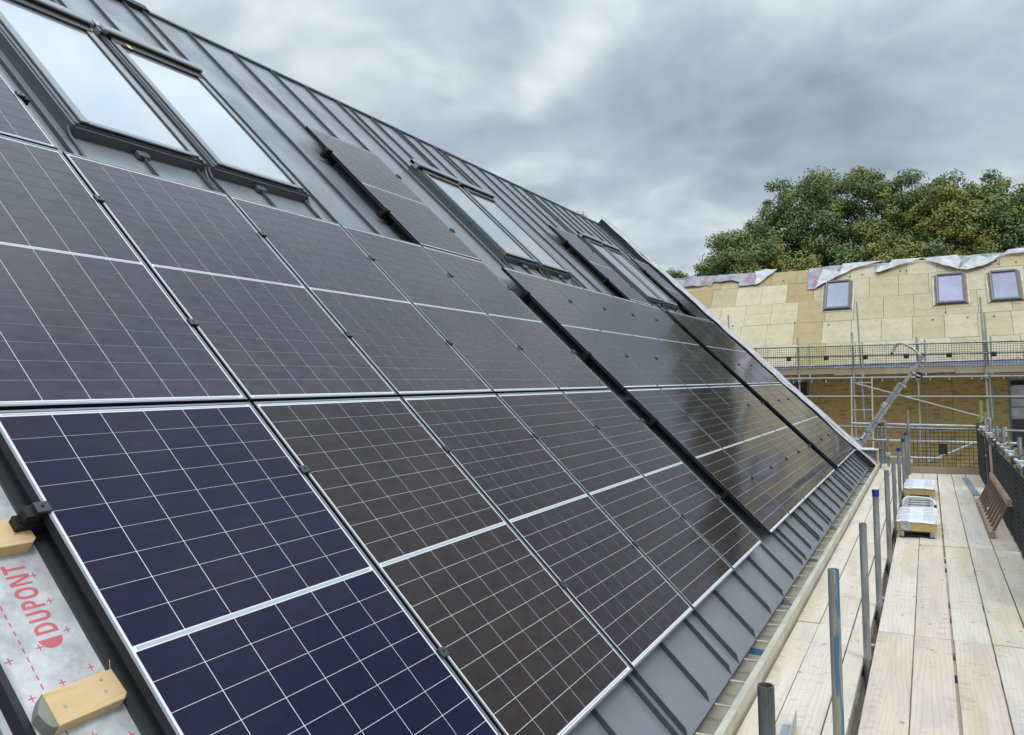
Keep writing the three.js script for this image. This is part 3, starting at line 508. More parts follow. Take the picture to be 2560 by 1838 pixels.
// brick guards: stiff black mesh panels hung on the rails
const gridGeo = (w, h, pitch, r) => { const g = []; const nx = Math.round(w / pitch), ny = Math.round(h / pitch); for (let i = 0; i <= nx; i++) g.push(new THREE.BoxGeometry(r, h, r).translate(-w / 2 + (i * w) / nx, h / 2, 0)); for (let j = 0; j <= ny; j++) g.push(new THREE.BoxGeometry(w, r, r * 0.8).translate(0, (j * h) / ny, r * 0.4)); return mergeGeometries(g); };
function brickGuard(x, y, z, w, h, turn, pitch, r, plate, label, group, tilt = 0) {
  const o = thing('brick_guard', label, 'brick guard', group, [x, y, z]); o.rotation.set(0, turn, 0); const inner = o;
  inner.rotation.order = 'YXZ'; inner.rotation.x = tilt;
  part('mesh', gridGeo(w, h, pitch, r), blackNet, o);
  if (plate) part('plate', [rb(-plate[0] / 2, plate[0] / 2, plate[1], plate[1] + plate[2], 0.008, 0.014, 0.002)], plate[3] ?? plateBlack, o);
  part('hook', [rod(V(-w * 0.4, h, 0), V(-w * 0.4, h + 0.06, 0.02), 0.006, 6)], blackNet, o); part('hook', rod(V(w * 0.4, h, 0), V(w * 0.4, h + 0.06, 0.02), 0.006, 6), blackNet, o);
  return o;
}
brickGuard(1.565, 5.63, -15.95, 1.17, 0.80, 0, 0.073, 0.008, [0.15, 0.31, 0.20], 'black mesh brick guard with dark plate across the end of the walkway', 'brick guards round the walkway');
const pinkPlate = M({ color: col(0.66, 0.42, 0.34), map: mottle, roughness: 0.7 });
[[-14.85, 2.1, 'side brick guard in the far corner of the walkway', null], [-12.05, 2.4, 'side brick guard with a pinkish plate beside the rusty ladder', [0.50, 0.22, 0.62, pinkPlate]], [-9.55, 2.4, 'side brick guard behind the lower end of the rusty ladder', null], [-7.05, 2.4, 'side brick guard at the picture edge by the bare boards', null]].forEach(([z, w, label, pl], i) => brickGuard(2.165, 5.585, z, w, 0.86, -Math.PI / 2, 0.05, 0.013, pl, label, 'brick guards round the walkway', 0.03));

// insulation packs on the lying ladder
{
  const o = thing('roof_ladder', 'aluminium roof ladder lying on the boards under two insulation packs', 'ladder', null, [1.18, DECK, 0]);
  part('stile', bx(-0.165, -0.135, 0.012, 0.075, -13.3, -8.78), alu, o); part('stile', bx(0.135, 0.165, 0.012, 0.075, -13.3, -8.78), alu, o);
  for (let z = -13.2; z < -8.8; z += 0.25) part('rung', rod(V(-0.134, 0.048, z), V(0.134, 0.048, z), 0.016, 8), alu, o);
  for (const x of [-0.15, 0.15]) { part('foot', bx(x - 0.03, x + 0.03, 0.0, 0.012, -8.86, -8.80), darkRubber, o); part('foot', bx(x - 0.02, x + 0.02, 0.0, 0.012, -12.2, -12.1), darkRubber, o); }
  part('cross_bar', rod(V(-0.15, 0.013, -8.84), V(0.15, 0.013, -8.84), 0.012, 8), darkRubber, o);
  const hook = new THREE.CatmullRomCurve3([V(-0.20, 0.05, -11.0), V(-0.19, 0.13, -11.02), V(-0.14, 0.165, -11.05), V(0.10, 0.155, -11.08), V(0.18, 0.14, -11.0), V(0.205, 0.08, -10.9), V(0.205, 0.02, -10.85)]);
  part('hook', new THREE.TubeGeometry(hook, 30, 0.017, 10), whitePlastic, o, 'white ridge hook');
  part('wheel', new THREE.CylinderGeometry(0.055, 0.055, 0.035, 18).rotateZ(Math.PI / 2).translate(0.205, 0.056, -10.8), darkRubber, o);
}
const foam = M({ color: col(0.68, 0.50, 0.215), map: rep(insTex, 2, 2), roughness: 0.9, bumpMap: insTex, bumpScale: 0.003 });
const packTex = (() => {
  const c = document.createElement('canvas'); c.width = 512; c.height = 1024; const g = c.getContext('2d');
  g.fillStyle = '#dfe3ea'; g.fillRect(0, 0, 512, 1024);
  for (let k = 0; k < 500; k++) { g.fillStyle = `rgba(${rnd() < 0.5 ? '255,255,255' : '190,198,210'},0.10)`; g.fillRect(rr(0, 512), rr(0, 1024), rr(4, 60), rr(4, 120)); }
  g.fillStyle = 'rgba(190,196,205,0.6)'; g.fillRect(252, 60, 6, 860);
  for (let y = 90; y < 960; y += 105) for (const x of [14, 330]) { const w = rr(120, 165); g.fillStyle = 'rgba(96,98,118,0.9)'; g.fillRect(x, y, w, 20); g.fillStyle = 'rgba(196,150,165,0.45)'; g.fillRect(x + 10, y + 50, w * 0.9, 22); }
  const t = new THREE.CanvasTexture(c); t.colorSpace = THREE.SRGBColorSpace; return t;
})();
function pack(z0, z1, y0, h, label, wrapFold) {
  const o = thing('insulation_pack', label, 'insulation', 'insulation packs on the lying ladder', [1.18, DECK + y0, (z0 + z1) / 2]), L = Math.abs(z1 - z0), w = 0.42;
  const g = new THREE.BoxGeometry(w, h, L, 10, 3, 16), p = g.attributes.position;
  for (let i = 0; i < p.count; i++) p.setXYZ(i, p.getX(i) + 0.008 * (fbm(p.getY(i) * 20, p.getZ(i) * 6, 121, 2) - 0.5), p.getY(i) + h / 2 + 0.012 * (fbm(p.getX(i) * 8, p.getZ(i) * 8, 125, 2) - 0.5), p.getZ(i) + 0.01 * (fbm(p.getX(i) * 10, p.getY(i) * 20, 127, 2) - 0.5));
  g.computeVertexNormals(); metreUV(g, 2); part('foam_board', g, foam, o);
  const s = new THREE.PlaneGeometry(w + 0.02, L + 0.02, 24, 40); s.rotateX(-Math.PI / 2); const q = s.attributes.position;
  for (let i = 0; i < q.count; i++) { const x = q.getX(i), z = q.getZ(i), e = Math.max(sstep(w / 2 - 0.03, w / 2 + 0.012, Math.abs(x)), sstep(L / 2 - 0.03, L / 2 + 0.012, Math.abs(z))); q.setY(i, h + 0.016 + 0.012 * (fbm(x * 9, z * 9, 131, 3) - 0.5) - e * (0.018 + 0.05 * (fbm(x * 7 + 3, z * 7, 135, 2) - 0.35))); }
  s.computeVertexNormals(); part('wrapping', s, P({ map: packTex, roughness: 0.35, side: THREE.DoubleSide, bumpMap: mottle, bumpScale: 0.004 }), o, 'white printed film on top');
  if (wrapFold) { const f = new THREE.PlaneGeometry(0.10, 0.11, 6, 6); f.rotateY(0); const fp = f.attributes.position; for (let i = 0; i < fp.count; i++) fp.setXYZ(i, fp.getX(i) * (1 - 1.2 * fp.getY(i)) - 0.13 + 0.25 * (0.05 - fp.getY(i)), fp.getY(i) + h - 0.045, L / 2 + 0.010 + 0.02 * fbm(fp.getX(i) * 30, fp.getY(i) * 20, 141, 2)); f.computeVertexNormals(); part('torn_film', f, whiteSheet, o); }
}
pack(-9.95, -8.80, 0.077, 0.11, 'yellow insulation pack with torn white film, at the ladder foot', true);
pack(-13.15, -12.02, 0.077, 0.105, 'yellow insulation pack under white film near the end toe board', false);

// rusty ladder leaning on its side against the guards
{
  const o = thing('rusty_ladder', 'brown rusty ladder lying on its side against the mesh guards', 'ladder', null, [0, 0, 0]);
  const lo = (k) => V(1.945, DECK + 0.04, mix(-11.9, -9.05, k)), hi = (k) => V(2.125, DECK + 0.42, mix(-11.9, -9.05, k));
  part('stile', bar(lo(0), lo(1), 0.05, 0.075), rustPale, o); part('stile', bar(hi(-0.02), hi(1.02), 0.05, 0.075), rustPale, o);
  for (let k = 0; k < 10; k++) { const a = 0.03 + k * 0.1045; part('rung', bar(lo(a), hi(a), 0.028, 0.028), rust, o); }
  part('daub', [rb(1.98, 2.02, 5.66, 5.72, -10.55, -10.38, 0.015, 2)], whitePlastic, o, 'dried white splash on the rungs');
}
{ const o = thing('metal_offcut', 'flat blue grey metal strip lying on the far boards', 'metal strip', null, [1.93, DECK + 0.006, -14.0]); o.rotation.y = 0.03; part('sheet', bx(-0.048, 0.048, 0, 0.004, -1.22, 1.2), P({ color: col(0.22, 0.27, 0.31), map: metalTex, roughness: 0.4 }), o); part('lip', bx(-0.048, -0.042, 0.004, 0.012, -1.2, 1.19), frameLight, o); }
{
  const o = thing('metal_angle', 'short folded metal angle on the inner boards beside the dark open tube', 'metal offcut', null, [0.60, DECK + 0.005, -2.965]); o.rotation.y = 0.04;
  part('flange', bx(0, 0.066, 0, 0.003, 0, 0.42), P({ color: col(0.42, 0.50, 0.55), roughness: 0.12, metalness: 0.6 }), o);
  const s = new THREE.Shape(); s.moveTo(0, 0.003); s.lineTo(0.42, 0.003); s.lineTo(0.42, 0.085); s.lineTo(-0.02, 0.085); s.closePath(); const g = new THREE.ExtrudeGeometry(s, { depth: 0.003, bevelEnabled: false }); g.rotateY(-Math.PI / 2).translate(0.0695, 0, 0); part('upstand', g, M({ color: col(0.40, 0.385, 0.37), roughness: 0.6 }), o);
}

// the roof ladder with hook and wheel leaning on the end rails
function labelTex(txt) { const c = document.createElement('canvas'); c.width = 256; c.height = 64; const g = c.getContext('2d'); g.fillStyle = '#14151a'; g.fillRect(0, 0, 256, 64); g.fillStyle = '#e8e8e8'; g.fillRect(34, 6, 188, 52); g.fillStyle = '#14151a'; g.font = 'bold 48px sans-serif'; g.textAlign = 'center'; g.fillText(txt, 128, 49); const t = new THREE.CanvasTexture(c); t.colorSpace = THREE.SRGBColorSpace; return t; }
{
  const o = thing('hooked_ladder', 'silver roof ladder with curved ridge hook and black wheel, leaning up past the roof edge', 'ladder');
  const d = V(1.27, 1.92, 0).normalize(), p0 = V(-0.45, 5.36, -16.95), at = (k, off, z) => p0.clone().addScaledVector(d, k).add(V(d.y * off, -d.x * off, z));
  const L = 3.09, a2 = 2.35;
  const stile = (k0, k1, off, z, w) => bar(at(k0, off, z), at(k1, off, z), w, 0.028);
  for (const z of [0, -0.36]) {
    part('stile', stile(0, a2, -0.035, z, 0.062), alu, o); part('stile', stile(0, L, 0.035, z - 0.004, 0.066), alu, o);
    part('stile_groove', [stile(0.02, a2 - 0.02, 0.0, z + 0.0, 0.010)], clampSteel, o);
    part('end_plug', bar(at(L, 0.035, z), at(L + 0.03, 0.035, z), 0.07, 0.032), darkRubber, o);
    part('bracket', [bar(at(1.72, -0.045, z + 0.016), at(1.86, -0.045, z + 0.016), 0.075, 0.012), bar(at(2.33, 0.03, z + 0.016), at(2.37, 0.03, z + 0.016), 0.16, 0.014)], galvPale, o);
  }
  for (let k = 0.15; k < L - 0.1; k += 0.25) {
    const q = at(k, 0.035, 0), q2 = at(k, 0.035, -0.36); part('rung', rod(q, q2, 0.014, 8), alu, o);
    part('rung_end', [rod(q, q.clone().add(V(0, 0, 0.0175)), 0.011, 8)], darkRubber, o);
    if (k < a2 - 0.1) { const e = at(k, -0.035, 0), e2 = at(k, -0.035, -0.36); part('rung', rod(e, e2, 0.014, 8), alu, o); part('rung_end', [rod(e, e.clone().add(V(0, 0, 0.0175)), 0.011, 8)], darkRubber, o); }
  }
  const lab = new THREE.PlaneGeometry(0.21, 0.05); const m = part('label', lab, M({ map: labelTex('LYTE'), roughness: 0.5 }), o, 'black and white maker label'); m.position.copy(at(1.02, -0.035, 0.0185)); m.rotation.z = Math.atan2(d.y, d.x);
  for (const z of [0, -0.36]) {
    const hk = new THREE.CatmullRomCurve3([V(1.23, 7.90, 0), V(1.13, 8.03, 0), V(1.02, 8.12, 0), V(0.92, 8.175, 0), V(0.83, 8.185, 0), V(0.765, 8.14, 0), V(0.72, 8.06, 0), V(0.69, 7.985, 0)].map((v) => v.add(V(0, 0, -16.95 + z))));
    part('hook', new THREE.TubeGeometry(hk, 40, 0.024, 10), galvPale, o); part('hook_tip', new THREE.CylinderGeometry(0.027, 0.027, 0.03, 10).translate(0.69, 7.98, -16.95 + z), darkRubber, o);
  }
  const whB = new THREE.CatmullRomCurve3([V(1.05, 7.68, -16.93), V(1.06, 7.60, -16.93), V(1.11, 7.53, -16.93), V(1.18, 7.50, -16.93)]); part('wheel_arm', new THREE.TubeGeometry(whB, 14, 0.013, 8), galvPale, o);
  part('wheel', mergeGeometries([new THREE.TorusGeometry(0.045, 0.026, 10, 24), new THREE.CylinderGeometry(0.045, 0.045, 0.03, 20).rotateX(Math.PI / 2)].map((g) => g.toNonIndexed())).translate(1.19, 7.50, -16.93), darkRubber, o);
  part('wheel_plate', bar(V(1.14, 7.515, -16.88), V(1.22, 7.475, -16.88), 0.028, 0.006), whitePlastic, o);
  part('rope', new THREE.TubeGeometry(new THREE.CatmullRomCurve3([V(0.40, 6.50, -16.93), V(0.47, 6.55, -16.9), V(0.53, 6.52, -16.95), V(0.50, 6.45, -17.0)]), 16, 0.012, 6), toePale, o);
}

// ------------------------------------------------------------------ far building
const ZW = -31, YE = 8.05, BE = (47 * Math.PI) / 180, cb = Math.cos(BE), sb = Math.sin(BE), FX0 = -19, FX1 = 24, UR = 5.88;
const far = thing('brick_building', 'long brick building behind the scaffold, its steep roof covered in tan insulation boards', 'building');
{
  // wall with two openings in view
  const wins = [[3.83, 6.6, 4.95, 7.34], [-4.6, -2.78, 5.6, 7.46]];
  const sh = new THREE.Shape(); sh.moveTo(FX0, 0); sh.lineTo(FX1, 0); sh.lineTo(FX1, YE - 0.25); sh.lineTo(FX0, YE - 0.25); sh.closePath();
  for (const [a, b, c, d] of wins) { const h = new THREE.Path(); h.moveTo(a, c); h.lineTo(a, d); h.lineTo(b, d); h.lineTo(b, c); h.closePath(); sh.holes.push(h); }
  const wg = new THREE.ExtrudeGeometry(sh, { depth: 0.3, bevelEnabled: false }); wg.translate(0, 0, ZW - 0.3); metreUV(wg); part('wall', wg, brick, far);
  part('movement_joint', bx(2.1, 2.112, 0, YE - 0.3, ZW + 0.001, ZW + 0.006), M({ color: col(0.1, 0.075, 0.04), roughness: 1 }), far);
  for (const [a, b, c, d] of wins) {
    const w = part('window', [bx(a + 0.002, a + 0.07, c, d, ZW - 0.10, ZW + 0.012), bx(b - 0.07, b - 0.002, c, d, ZW - 0.10, ZW + 0.012), bx(a + 0.07, b - 0.07, d - 0.05, d - 0.002, ZW - 0.1, ZW + 0.01), bx(a - 0.03, b + 0.03, c - 0.06, c - 0.002, ZW - 0.1, ZW + 0.05)], M({ color: col(0.20, 0.225, 0.22), roughness: 0.6 }), far);
    if (a > 0) {
      part('pane', bx(a + 0.075, b - 0.075, 6.0, d - 0.25, ZW - 0.08, ZW - 0.06), P({ color: col(0.80, 0.80, 0.86), map: rep(mottle, 0.7, 0.7), roughness: 0.4, clearcoat: 0.6, clearcoatRoughness: 0.15 }), w, 'pane under milky protective film');
      part('transom', [bx(a + 0.07, b - 0.07, d - 0.235, d - 0.20, ZW - 0.09, ZW - 0.03), bx(a + 0.07, b - 0.07, d - 0.70, d - 0.68, ZW - 0.09, ZW - 0.045), bx(a + 0.07, b - 0.07, d - 1.0, d - 0.97, ZW - 0.09, ZW - 0.045)], M({ color: col(0.10, 0.10, 0.14), roughness: 0.6 }), w);
      part('sill_rail', bx(a + 0.07, b, 5.93, 5.995, ZW - 0.09, ZW - 0.02), M({ color: col(0.42, 0.44, 0.44), roughness: 0.6 }), w);
      part('spandrel', bx(a + 0.07, b - 0.07, c, 5.925, ZW - 0.09, ZW - 0.05), M({ color: col(0.09, 0.10, 0.11), map: mottle, roughness: 0.6 }), w);
      part('head_panel', bx(a + 0.07, b - 0.07, d - 0.198, d - 0.05, ZW - 0.09, ZW - 0.05), M({ color: col(0.03, 0.032, 0.038), roughness: 0.6 }), w);
    } else { part('pane', bx(a + 0.07, b - 0.07, c, d - 0.05, ZW - 0.1, ZW - 0.08), P({ color: col(0.02, 0.024, 0.03), roughness: 0.08 }), w); part('mullion', [bx(-3.3, -3.24, c, d - 0.05, ZW - 0.08, ZW - 0.03)], M({ color: col(0.2, 0.22, 0.22), roughness: 0.6 }), w); }
  }
  // roof in its own axes: x, u up the slope, n outwards
  const fq = new THREE.Quaternion().setFromRotationMatrix(new THREE.Matrix4().makeBasis(V(1, 0, 0), V(0, sb, -cb), V(0, cb, sb)));
  const roof = part('roof', [bx(FX0, FX1, -0.28, UR, -0.35, -0.115)], M({ color: col(0.12, 0.085, 0.05), roughness: 1 }), far); roof.position.set(0, YE, ZW); roof.quaternion.copy(fq);
  const backR = part('back_slope', [bx(FX0, FX1, -0.1, UR - 0.12, 0.02, 0.3)], insTan[0], far); backR.quaternion.setFromRotationMatrix(new THREE.Matrix4().makeBasis(V(1, 0, 0), V(0, sb, cb), V(0, -cb, sb))); backR.position.set(0, YE, ZW - 2 * cb * UR);
  part('gable', [(() => { const s = new THREE.Shape(); s.moveTo(0, 0); s.lineTo(0, YE); s.lineTo(-cb * UR, YE + sb * UR - 0.25); s.lineTo(-2 * cb * UR, YE); s.lineTo(-2 * cb * UR, 0); s.closePath(); const g = new THREE.ExtrudeGeometry(s, { depth: 0.3, bevelEnabled: false }); g.rotateY(-Math.PI / 2); g.translate(FX1 - 0.02, 0, ZW - 0.05); return g; })()], brick, far);
  const rows = [[0.03, 1.2, -0.02], [1.2, 2.47, -0.2], [2.47, 3.78, -0.13], [3.78, 5.02, 0.42], [5.02, UR, -0.35]];
  rows.forEach(([u0, u1, off], r) => {
    let x = FX0 + ((off - FX0) % 1.085); if (x > FX0 + 0.05) x -= 1.085;
    while (x < FX1 - 0.02) {
      let w = 1.085 * (rnd() < 0.16 && x > 4.9 ? 0.5 : 1), a = Math.max(x, FX0), b = Math.min(x + w, FX1), mid = (a + b) / 2;
      const m = mid < -3.75 && mid > -7.9 && r < 4 && !(r === 3 && mid < -6.4) ? pick(insPale) : mid >= -3.75 && mid < -2.5 ? pick(insTan) : mid <= -7.9 || (mid < -2.4 && r >= 3) ? pick([...insTan, insMat[3]]) : pick(insMat);
      const split = r === 2 && mid > 1.0 && mid < 4.9 ? [[u0, u0 + 0.38], [u0 + 0.38, u1]] : r === 2 && mid < -3.75 && mid > -6 ? [[u0, 3.2], [3.2, u1]] : [[u0, u1]];
      for (const [p, q] of split) { const g = bx(a + 0.006, b - 0.006, p + 0.006, q - 0.006, -0.11, rr(-0.006, 0.006)); metreUV(g, 1, rr(0, 4), rr(0, 4)); part('insulation_board', g, m, roof); }
      x += w;
    }
  });
  for (let k = 0; k < 42; k++) { const g = new THREE.CylinderGeometry(0.035, 0.035, 0.012, 10).rotateX(Math.PI / 2); const b = part('fixing_washer', g, darkFrame, roof); b.position.set(-9 + k * 0.62 + rr(-0.2, 0.2), pick([5.22, 5.28, 0.25, 2.2, 2.55]) + rr(-0.06, 0.06), 0.012); }
  part('eaves_batten', [bx(FX0, FX1, -0.03, 0.022, -0.11, 0.02)], whiteFoam, roof); part('eaves_membrane', [bx(FX0, FX1, -0.36, -0.035, -0.06, -0.02)], M({ color: col(0.24, 0.26, 0.33), map: mottle, roughness: 0.6 }), roof); part('soffit', [bx(FX0, FX1, YE - 0.36, YE - 0.26, ZW - 0.2, ZW + 0.28)], darkFrame, far);
  // roof windows not yet flashed
  [[-2.36, 3.12, 1.0, 1.74, 'roof window with white foam edging beside the torn membrane'], [1.75, 3.03, 1.0, 1.73, 'roof window with copper foil edging, middle of three'], [3.58, 3.01, 0.96, 1.68, 'roof window beside the tall scaffold tubes']].forEach(([x, u, w, h, label], i) => {
    const g = part('roof_window', [bx(x, x + 0.09, u, u + h, 0.0, 0.11), bx(x + w - 0.09, x + w, u, u + h, 0.0, 0.11), bx(x + 0.09, x + w - 0.09, u, u + 0.11, 0.0, 0.11), bx(x + 0.09, x + w - 0.09, u + h - 0.09, u + h, 0, 0.14)], frameMetal, roof, label);
    part('pane', bx(x + 0.092, x + w - 0.092, u + 0.112, u + h - 0.092, 0.05, 0.085), lilacGlass, g);
    part('sash_line', [bx(x + 0.02, x + 0.05, u + 0.02, u + h, 0.111, 0.118), bx(x + 0.02, x + w - 0.02, u + 0.02, u + 0.05, 0.119, 0.125)], frameLight, g);
    for (const q of [bx(x - 0.12, x - 0.07, u - 0.06, u + h * 0.93, 0.001, 0.03 + 0.02 * i), bx(x + w + 0.07, x + w + 0.12, u - 0.05, u + h, 0.001, 0.03), bx(x - 0.1, x + w + 0.1, u + h + 0.02, u + h + 0.045, 0.001, 0.03), bx(x - 0.12, x + w + 0.12, u - 0.10, u - 0.062, 0.001, 0.02)].slice(0, i ? 3 : 4)) part('foam_edging', q, whiteFoam, g);
    for (const q of [bx(x - 0.068, x - 0.004, u - 0.02, u + h, 0.001, 0.05), bx(x + w + 0.004, x + w + 0.068, u - 0.02, u + h, 0.001, 0.05)]) part('copper_edging', q, copperFoil, g);
  });
}
// membrane sheets dragged over the ridge: grey printed side, white underside turned back
const fq2 = new THREE.Quaternion().setFromRotationMatrix(new THREE.Matrix4().makeBasis(V(1, 0, 0), V(0, sb, -cb), V(0, cb, sb)));
function rumpled(pts, n, mat, name, parent, s) {
  const sh = new THREE.Shape(); pts.forEach(([x, u], i) => (i ? sh.lineTo(x, u) : sh.moveTo(x, u))); sh.closePath();
  let g = new THREE.ShapeGeometry(sh); g = g.toNonIndexed(); // split the triangles, then rumple
  let arr = Array.from(g.attributes.position.array);
  for (let k = 0; k < 4; k++) { const o = []; for (let i = 0; i < arr.length; i += 9) { const a = arr.slice(i, i + 3), b = arr.slice(i + 3, i + 6), c = arr.slice(i + 6, i + 9), m = (p, q) => [(p[0] + q[0]) / 2, (p[1] + q[1]) / 2, 0], ab = m(a, b), bc = m(b, c), cA = m(c, a); o.push(...a, ...ab, ...cA, ...ab, ...b, ...bc, ...cA, ...bc, ...c, ...ab, ...bc, ...cA); } arr = o; }
  const topA = [], idx = new Map(), ind = [];
  for (let i = 0; i < arr.length; i += 3) { const key = arr[i].toFixed(4) + ',' + arr[i + 1].toFixed(4); if (!idx.has(key)) { idx.set(key, topA.length / 3); const x = arr[i], u = arr[i + 1]; topA.push(x, u, n + 0.16 * (fbm(x * 2.6 + 0.8 * u, u * 1.6, s, 4) - 0.45)); } ind.push(idx.get(key)); }
  const q = new THREE.BufferGeometry(); q.setAttribute('position', new THREE.Float32BufferAttribute(topA, 3)); q.setAttribute('uv', new THREE.Float32BufferAttribute(topA.flatMap((v, i) => (i % 3 === 0 ? [v] : i % 3 === 1 ? [v] : [])), 2)); q.setIndex(ind); q.computeVertexNormals();
  const m = part(name, q, mat, parent); m.position.set(0, YE, ZW); m.quaternion.copy(fq2); return m;
}
{
  const o = thing('roofing_membrane', 'printed grey membrane pulled over the far ridge, left of the clean stretch', 'membrane');
  rumpled([[-14, 6.02], [-9.3, 6.02], [-7.37, 5.98], [-5.39, 5.93], [-5.24, 5.1], [-6.05, 5.05], [-6.07, 5.35], [-6.4, 5.5], [-6.86, 5.45], [-7.27, 5.53], [-7.34, 5.26], [-7.57, 5.35], [-7.93, 5.28], [-8.65, 5.3], [-11, 5.3], [-14, 5.4]], 0.08, farMembrane, 'sheet', o, 151);
  rumpled([[-4.99, 6.0], [-4.45, 5.96], [-5.21, 5.05], [-5.36, 5.02], [-5.3, 5.43], [-5.43, 5.93]], 0.14, whiteSheet, 'turned_flap', o, 153);
  const p = thing('roofing_membrane', 'torn membrane with white flaps hanging from the far ridge above the roof windows', 'membrane');
  rumpled([[-3.13, 5.9], [-1.75, 5.9], [-2.0, 5.43], [-2.73, 4.5], [-3.1, 4.52]], 0.06, farMembrane, 'sheet', p, 155);
  rumpled([[-2.52, 5.72], [-1.82, 5.41], [-1.75, 5.92], [-0.1, 5.90], [-1.25, 5.59], [-1.81, 5.18], [-2.25, 4.87], [-2.76, 4.5]], 0.14, whiteSheet, 'turned_flap', p, 157);
  rumpled([[-0.42, 5.84], [0.27, 5.84], [0.05, 5.4], [-0.45, 5.25]], 0.06, farMembrane, 'sheet', p, 159);
  rumpled([[-0.47, 5.22], [-0.2, 5.6], [0.02, 5.5], [0.19, 5.84], [1.4, 5.86], [0.61, 5.56], [0.1, 5.33], [-0.3, 5.16]], 0.14, whiteSheet, 'turned_flap', p, 161);
  rumpled([[1.32, 5.84], [2.55, 5.8], [2.68, 5.45], [2.58, 4.95], [2.08, 5.22], [1.69, 5.54]], 0.15, whiteSheet, 'turned_flap', p, 163);
  rumpled([[2.45, 5.82], [4.06, 5.8], [3.95, 5.4], [2.75, 5.0], [2.59, 5.1]], 0.06, farMembrane, 'sheet', p, 165);
  rumpled([[2.58, 4.94], [2.71, 5.09], [3.05, 5.57], [3.32, 5.62], [3.58, 5.40], [4.1, 5.75], [3.8, 5.26], [3.41, 5.03], [2.85, 4.84]], 0.15, whiteSheet, 'turned_flap', p, 167);
  rumpled([[4.05, 5.62], [4.34, 5.9], [7.5, 5.95], [9, 5.9], [8, 5.5], [6, 5.58], [4.4, 5.66]], 0.13, whiteSheet, 'turned_flap', p, 169);
}
// scaffold in front of it
const fs = thing('scaffold', 'tube scaffold with guard rails and pale toe boards along the brick building', 'scaffold');
{
  const ZS = -29.5, th = (a, b, r = 0.031) => tube(a, b, r, 8);
  for (const [x, top] of [[-8.9, 9.2], [-6.9, 9.2], [-4.9, 9.1], [-2.9, 9.07], [-1.01, 9.18], [1.07, 8.9], [3.12, 9.0], [5.1, 9.1], [7.1, 9.2], [9.2, 9.1], [11.3, 9.1]]) {
    part('standard', th(V(x, 0, ZS), V(x - 0.03, top, ZS)), galvFar, fs); part('standard', th(V(x + 0.22, 0, ZS - 1.15), V(x + 0.22, 8.85, ZS - 1.15)), galvFar, fs);
    part('transom', th(V(x + 0.06, 7.46, ZS + 0.15), V(x + 0.06, 7.46, ZS - 1.35)), galvFar, fs); part('coupler', rb(x - 0.06, x + 0.05, 7.38, 7.5, ZS - 0.02, ZS + 0.07, 0.02, 2), galvFar, fs);
    for (const dx of [0.7, 1.35]) part('transom', th(V(x + dx, 7.44, ZS + 0.12), V(x + dx, 7.44, ZS - 1.35)), galvFar, fs);
  }
  for (const [x, top] of [[-0.84, 10.31], [3.04, 10.18], [3.14, 9.65], [-5.49, 10.13]]) part('standard', th(V(x + 0.1, 6, ZS - 0.12), V(x - 0.02, top, ZS - 0.12)), galvFar, fs, 'tall standard rising above the rails');
  for (const [y0, y1] of [[8.76, 8.53], [8.38, 8.16], [7.56, 7.38], [6.90, 6.68]]) part('ledger', th(V(-9.5, y0 + 0.08, ZS + 0.05), V(12, y1 - 0.06, ZS + 0.05)), galvFar, fs);
  part('brace', th(V(-0.95, 7.30, ZS + 0.1), V(3.2, 5.99, ZS + 0.1)), galvFar, fs);
  for (let x = -9.5; x < 12; x += 3.9) part('toe_board', bx(x, x + 3.89, 7.74 - x * 0.012 - 0.13, 7.74 - x * 0.012 + 0.115, ZS - 0.07, ZS - 0.03), toePale, fs);
  for (let k = 0; k < 5; k++) for (let x = -9.5; x < 12; x += 3.9) part('scaffold_board', bx(x, x + 3.88, 7.50, 7.538, ZS - 0.12 - k * 0.232, ZS - 0.34 - k * 0.232), toePale, fs);
  for (let x = -9; x < 11.5; x += 0.55) { const q = x + rr(-0.2, 0.2); part('board_clip', rb(q, q + 0.05, 7.36, 7.46, ZS + 0.02, ZS + 0.06, 0.01, 1), galvFar, fs); }
  const strap = part('strap', [bx(4.04, 4.10, 7.88, 8.08, ZS - 0.4, ZS - 0.39)], whiteFoam, fs);
  part('ladder_stop', [rb(3.55, 3.62, 5.4, 5.75, ZS + 0.2, ZS + 0.24, 0.02, 1)], whiteFoam, fs);
}
for (let i = 0; i < 9; i++) { const x = -5.9 + i * 1.32; brickGuard(x, 7.86 - x * 0.013, -29.42, 1.28, 0.80, 0, 0.08, 0.010, [0.15, 0.30, 0.16], `black mesh guard on the far scaffold, ${['first', 'second', 'third', 'fourth', 'fifth', 'sixth', 'seventh', 'eighth', 'ninth'][i]} counting from the parapet side`, 'mesh guards along the far scaffold'); }
{
  const o = thing('access_ladder', 'pale timber pole ladder standing below the far scaffold deck', 'ladder');
  const z = -28.6; part('stile', tube(V(-1.09, 3.2, z + 0.6), V(-1.045, 7.56, z), 0.026, 8), toePale, o); part('stile', tube(V(-0.41, 3.2, z + 0.6), V(-0.385, 7.55, z), 0.026, 8), toePale, o);
  for (let k = 0; k < 10; k++) { const y = 7.33 - k * 0.475, q = z + ((7.56 - y) / 4.36) * 0.6; part('rung', rod(V(-1.06, y, q), V(-0.39, y, q), 0.019, 8), galvFar, o); }
}

